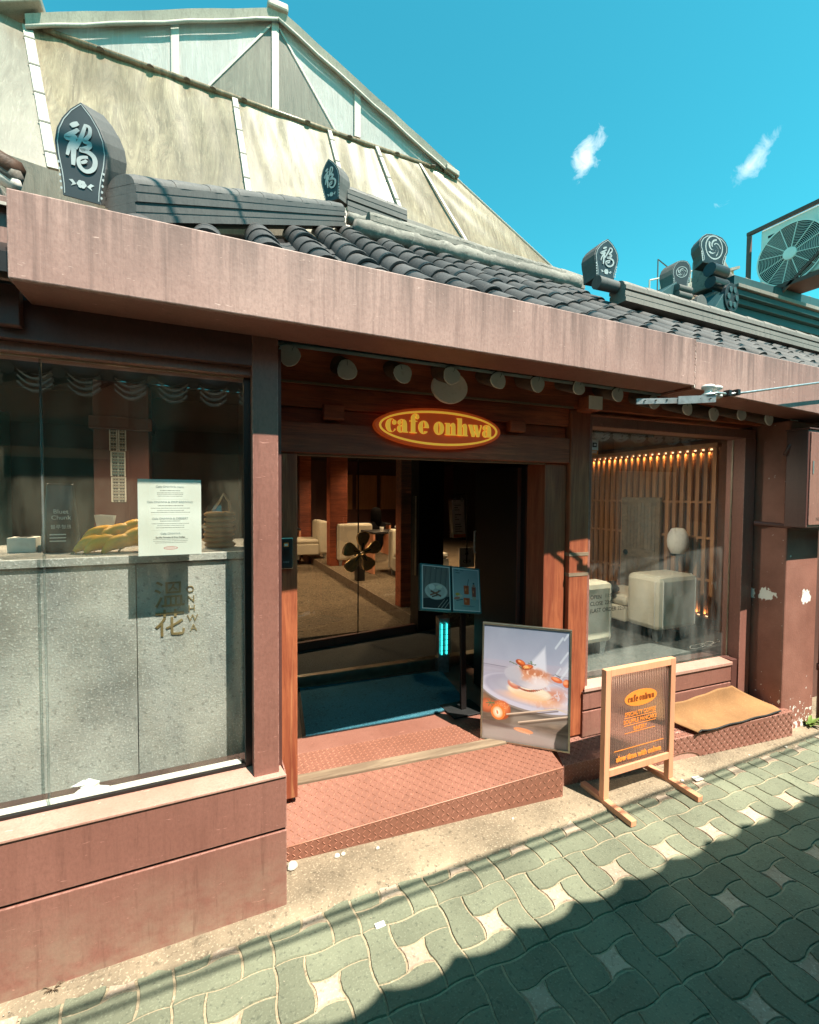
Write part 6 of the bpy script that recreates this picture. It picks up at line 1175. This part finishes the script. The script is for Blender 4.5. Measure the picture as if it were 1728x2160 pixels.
for k in range(6): a = k * PI / 3; MB().loft([[(6.13 + .085 * math.cos(a) + .032 * math.cos(q), y, 4.42 + .11 * math.sin(a) + .04 * math.sin(q)) for q in [2 * PI * m / 10 for m in range(10)]] for y in (1.985, 1.9995)]).build('petal', m_tealwood, nb, .003)
b = MB(); b.hexa([(5.55, 2.02, 3.9), (5.75, 2.02, 3.9), (5.75, 2.3, 3.9), (5.55, 2.3, 3.9), (6.02, 2.02, 4.50), (6.2, 2.02, 4.46), (6.2, 2.3, 4.46), (6.02, 2.3, 4.50)]); b.build('verge_board', m_tealwood, nb, .004)
MB().hexa([(6.30, 2.3, 4.75), (6.9, 2.35, 4.80), (6.9, 2.7, 4.80), (6.3, 2.7, 4.75), (6.30, 2.3, 5.25), (6.75, 2.35, 4.95), (6.75, 2.7, 4.95), (6.3, 2.7, 5.25)]).build('mortar_shoulder', m_mortar, nb, .03)
end_tile((5.53, 2.3, 4.56), (1, -.55, 0), (.05, 0, 1), (-.5, 1, -.3), .24, .36, .14, 'ridge_end_tile', 'smaller end tile with a silver swirl left of the taller neighbour ridge', None, nb, True)
for k in range(3): MB().loft([[(5.40 + .26 * q, 2.27 + .055 * math.cos(a), 4.52 - .085 * k + .05 * math.sin(a)) for a in [2 * PI * m / 10 for m in range(10)]] for q in (0, 1)]).build('roll_tile', m_ridge, nb, 0, True)
MB().loft([[(5.60 + .11 * math.cos(a), y, 4.24 + .14 * math.sin(a)) for a in [2 * PI * k / 16 for k in range(16)]] for y in (2.05, 2.1)]).build('rosette_tile', m_ridge, nb, .004)
MB().hexa([(4.70, 2.3, 4.10), (5.5, 2.3, 4.15), (5.5, 2.6, 4.15), (4.7, 2.6, 4.10), (4.75, 2.3, 4.16), (5.45, 2.3, 4.62), (5.45, 2.6, 4.62), (4.75, 2.6, 4.16)]).build('verge_board', m_tealwood, nb, .004)
for k in range(4): MB().tube([(4.98 + .13 * k, 2.2, 4.06 + .035 * k), (5.12 + .13 * k, 2.28, 4.34 + .0 * k)], .045, 8).build('cover_tile', m_flash, nb, 0, 'all')
# outdoor air conditioner on its angle-steel cradle (faces the alley mouth, -x)
ac = thing('outdoor_air_conditioner', (7.5, 1.60, 4.93), 'grey outdoor air conditioner unit with a round fan grille above the right roof', 'air conditioner')
MB().box(0, .42, -.62, .84, 0, .90).build('casing', m_acw, ac, .02)
fy, fz, fr_ = .43, .31, .43
MB().loft([[(x, fy + r * math.cos(2 * PI * k / 40), fz + .06 + r * math.sin(2 * PI * k / 40)) for k in range(40)] for x, r in ((-.004, fr_), (-.012, fr_))]).build('fan_cavity', m_acd, ac)
b = MB()
for r in np.linspace(.10, fr_ - .01, 17): b.tube([(-.03, fy + r * math.cos(2 * PI * k / 36), fz + .06 + r * math.sin(2 * PI * k / 36)) for k in range(37)], .0024, 4)
tag(b.build('grille_rings', m_acw, ac), None, None)
for k in range(12): a = k * PI / 6 + .2; MB().tube([(-.034, fy + .09 * math.cos(a), fz + .06 + .09 * math.sin(a)), (-.034, fy + fr_ * math.cos(a), fz + .06 + fr_ * math.sin(a))], .006, 4).build('grille_spoke', m_acw, ac)
for k in range(3):
    a = k * 2 * PI / 3 + .5; pts = [(-.018 - .004 * q, fy + r * math.cos(a + q * .35), fz + .06 + r * math.sin(a + q * .35)) for q, r in ((0, .08), (0, .40), (1, .42), (2, .40), (2, .08))]; MB().add(pts, [(0, 1, 2, 3, 4)]).build('fan_blade', m_ridge, ac)
MB().loft([[(x, fy + r * math.cos(2 * PI * k / 20), fz + .06 + r * math.sin(2 * PI * k / 20)) for k in range(20)] for x, r in ((-.03, .09), (-.045, .085), (-.05, .05))]).build('hub', m_acw, ac, 0)
MB().lathe((0, 0, 0), [(0, 0), (0, 0)], 3) if False else None
o_, i_ = [[(x, fy + r * math.cos(2 * PI * k / 40), fz + .06 + r * math.sin(2 * PI * k / 40)) for k in range(40)] for x, r in ((-.03, fr_ + .012), (-.03, fr_ - .012))]; MB().add(o_ + i_, [(k, (k + 1) % 40, 40 + (k + 1) % 40, 40 + k) for k in range(40)]).build('fan_ring', m_acw, ac)
MB().box(-.004, -.001, .60, .74, .74, .775).build('name_plate', m_dark, ac)
cf = thing('steel_cradle', (7.5, 1.6, 4.4), 'rust brown angle steel frame around the outdoor air conditioner', 'steel frame')
for y in (.99, -.70): MB().box(-.05, .0, y - .025, y + .025, 0, 1.42).build('upright', m_rust, cf)
MB().box(-.05, .0, -.80, 1.02, 1.43, 1.48).build('top_bar', m_rust, cf); MB().box(-.05, .45, -.80, 1.02, .44, .50).build('bottom_bar', m_rust, cf)
MB().hexa([(-.05, .52, .35), (-.02, .52, .35), (-.02, .58, .35), (-.05, .58, .35), (-.05, -.25, 1.0), (-.02, -.25, 1.0), (-.02, -.19, 1.0), (-.05, -.19, 1.0)]).build('brace', m_rust, cf)
# far apartment block with brick wall and rail
fb = thing('far_building', (0, 0, 0), 'distant brown brick building with a roof rail behind the neighbour ridge', 'building'); m_brick = M_painted('far_brown_brick', (.22, .15, .11), (.30, .22, .165), .9, .4, False)
BL = lambda x, z: (x, 8.0 + (x - 12.4) * .25, z)
vs = [BL(11.9, 5.5), BL(17.5, 5.5), BL(17.5, 9.85), BL(11.9, 7.62)]; MB().prism(vs, (0, 3, 0)).build('wall', m_brick, fb)
for k in range(16):
    z0 = 5.7 + .24 * k; xa = 11.9 + max(0, (z0 - 7.5)) / .40 
    if xa < 17: MB().prism([tuple(np.array(BL(xa, z0)) + (0, -.02, 0)), tuple(np.array(BL(17.4, z0)) + (0, -.02, 0)), tuple(np.array(BL(17.4, z0 + .05)) + (0, -.02, 0)), tuple(np.array(BL(xa, z0 + .05)) + (0, -.02, 0))], (0, .015, 0)).build('brick_course', m_rust, fb)
MB().prism([BL(11.7, 7.60), BL(17.6, 9.95), BL(17.6, 10.15), BL(11.7, 7.78)], (0, 3, 0)).build('parapet', m_mortar, fb)
for k in range(9): x = 11.8 + k * .7; z = 7.7 + (x - 11.7) * .40; MB().tube([BL(x, z), BL(x, z + .45)], .025, 5).build('rail_post', m_clip, fb)
MB().tube([BL(11.8, 8.18), BL(17.4, 10.45)], .025, 5).build('rail', m_clip, fb)
MB().tube([BL(12.3, 7.8), BL(12.3, 8.95), BL(13.1, 8.92)], .02, 5).build('antenna', m_ridge, fb)
ob = thing('orange_tarpaulin_hut', (16.6, 9.3, 9.0), 'small orange roofed rooftop hut far behind the steel frame', 'hut'); MB().hexa([(-.6, 0, 0), (1.6, 0, 0), (1.6, 1.5, 0), (-.6, 1.5, 0), (-.6, 0, .55), (1.5, 0, 1.35), (1.5, 1.5, 1.35), (-.6, 1.5, .55)]).build('hut_body', M_flat('faded_orange_tarpaulin', (.55, .27, .10), .7), ob); MB().hexa([(-.8, -.1, .56), (1.7, -.1, 1.45), (1.7, 1.6, 1.45), (-.8, 1.6, .56), (-.8, -.1, .66), (1.7, -.1, 1.55), (1.7, 1.6, 1.55), (-.8, 1.6, .66)]).build('hut_roof', m_mortar, ob)
# ================================================================== building across the alley (behind the camera): its eave shades the paving and shows in the glass
op = thing('opposite_building', (0, -3.6, 0), 'tiled house across the alley whose scalloped eave shades the paving', 'building'); T = T0((0, -3.6, 0))
EZ, EY = 2.72, -1.905
MB(T).box(-7, 12, -3.6, -3.4, 0, 2.9).build('wall', m_oppwall, op)
for x in (-5.8, -4.2, -2.6, -1.0, .6, 2.2, 3.8, 5.4, 7.0, 8.6): MB(T).box(x, x + .16, -3.39, -3.28, 0, 2.75).build('post', m_brown_d, op)
for x in (-5.6, -2.4, .8, 4.0): MB(T).box(x + .02, x + 1.36, -3.395, -3.37, .4, 2.1).build('shop_opening', m_oppdark, op)
MB(T).box(5.75, 7.0, -3.395, -3.36, .35, 2.25).build('white_panel', m_white, op)
MB(T).box(-7, 12, -3.395, -3.25, 2.2, 2.42).build('lintel', m_brown_d, op)
for k in range(62):
    x = -6.8 + k * .3; MB(T).tube([(x, -3.5, 2.98), (x, -2.15, 2.60)], .05, 8).build('rafter', m_rafter, op); MB(T).loft([[(x + .05 * math.cos(a), y, 2.598 + .05 * math.sin(a)) for a in [2 * PI * m / 10 for m in range(10)]] for y in (-2.147, -2.142)]).build('rafter_end', m_white, op)
def scal(x):
    q = ((x - .245 - .55) / .293) % 1.0; return .08 * (1 - abs(2 * q - 1) ** 2.4)
rows = []
xs = np.arange(-7, 12, .02)
top = [[(x, EY, EZ - scal(x)), (x, -4.5, EZ + 1.55 - scal(x)), (x, -4.5, EZ + 1.45 - scal(x)), (x, EY, EZ - .045 - scal(x))] for x in xs]
MB(T).loft(top, False).build('tile_roof', m_tile, op, 0, 'all')
MB(T).hexa([(-7, -2.05, 2.63), (12, -2.05, 2.63), (12, -4.4, 3.4), (-7, -4.4, 3.4), (-7, -2.05, 2.65), (12, -2.05, 2.65), (12, -4.4, 3.42), (-7, -4.4, 3.42)]).build('eave_board', m_plaster, op)
for k in range(66):
    x = .795 + .293 * (k - 26) ; 
    if x > 11.8: break
    MB(T).tube([(x, EY - .08, EZ - .02), (x, -4.4, EZ + 1.46)], .036, 8).build('cover_tile_row', m_tile, op, 0, 'all')
for k in range(66):
    xc = .795 + .293 * (k - 26.5)
    if xc > 11.5: break
    b = MB(T)
    for q in range(4):
        pts_ = [(xc + .100 * m / 5, EY - .02, EZ - .05 - .044 * q - .06 * (1 - (m / 5) ** 2)) for m in range(-5, 6)]
        b.loft([[(x, y, z - .007), (x, y, z + .007), (x, y - .06, z + .007), (x, y - .06, z - .007)] for x, y, z in pts_])
    b.build('pan_tile_edges', m_white, op); b = MB(T); b.tube([(xc + .1465, EY + .005, EZ - .10), (xc + .1465, EY - .3, EZ + .0)], .042, 9); b.build('cover_tile_end', m_ridge, op, 0, True)
text('lettering', 'MMR', .34, m_print_wh, op, Matrix.Translation((0, 3.6, 0)) @ frame((1.50, -3.365, 1.44), (-1, 0, 0), (0, 0, 1)), .002)
# overhead cables: their shadows fall on the paving and the roof
for i, (y0, z0, y1, z1, r, lb) in enumerate(((-1.66, 3.0, -1.68, 3.0, .012, 'lower overhead cable along the alley nearest the opposite eave'), (-1.73, 3.05, -1.76, 3.05, .010, 'second overhead cable along the alley, a little further out'), (-1.15, 6.1, -1.23, 6.1, .018, 'high overhead cable running above the tiled roof edge'), (-.85, 6.4, -.80, 6.4, .015, 'highest overhead cable running above the tiled roof'))):
    o = MB().tube([(-12 + 3 * k, y0 + (y1 - y0) * k / 9, z0 + (z1 - z0) * k / 9 - .06 * math.sin(PI * (k % 9) / 9)) for k in range(10)], r, 6).build('overhead_cable', m_cable, None, 0, 'all'); tag(o, lb, 'cable', 'overhead cables along the alley')
for i, (p0, p1, lb) in enumerate((((.3, -4, 6.0), (1.2, 1.2, 9.5), 'overhead cable climbing across the left end of the roof'), ((.55, -4, 6.1), (1.5, 1.2, 9.6), 'overhead cable beside it climbing across the roof'))):
    pass
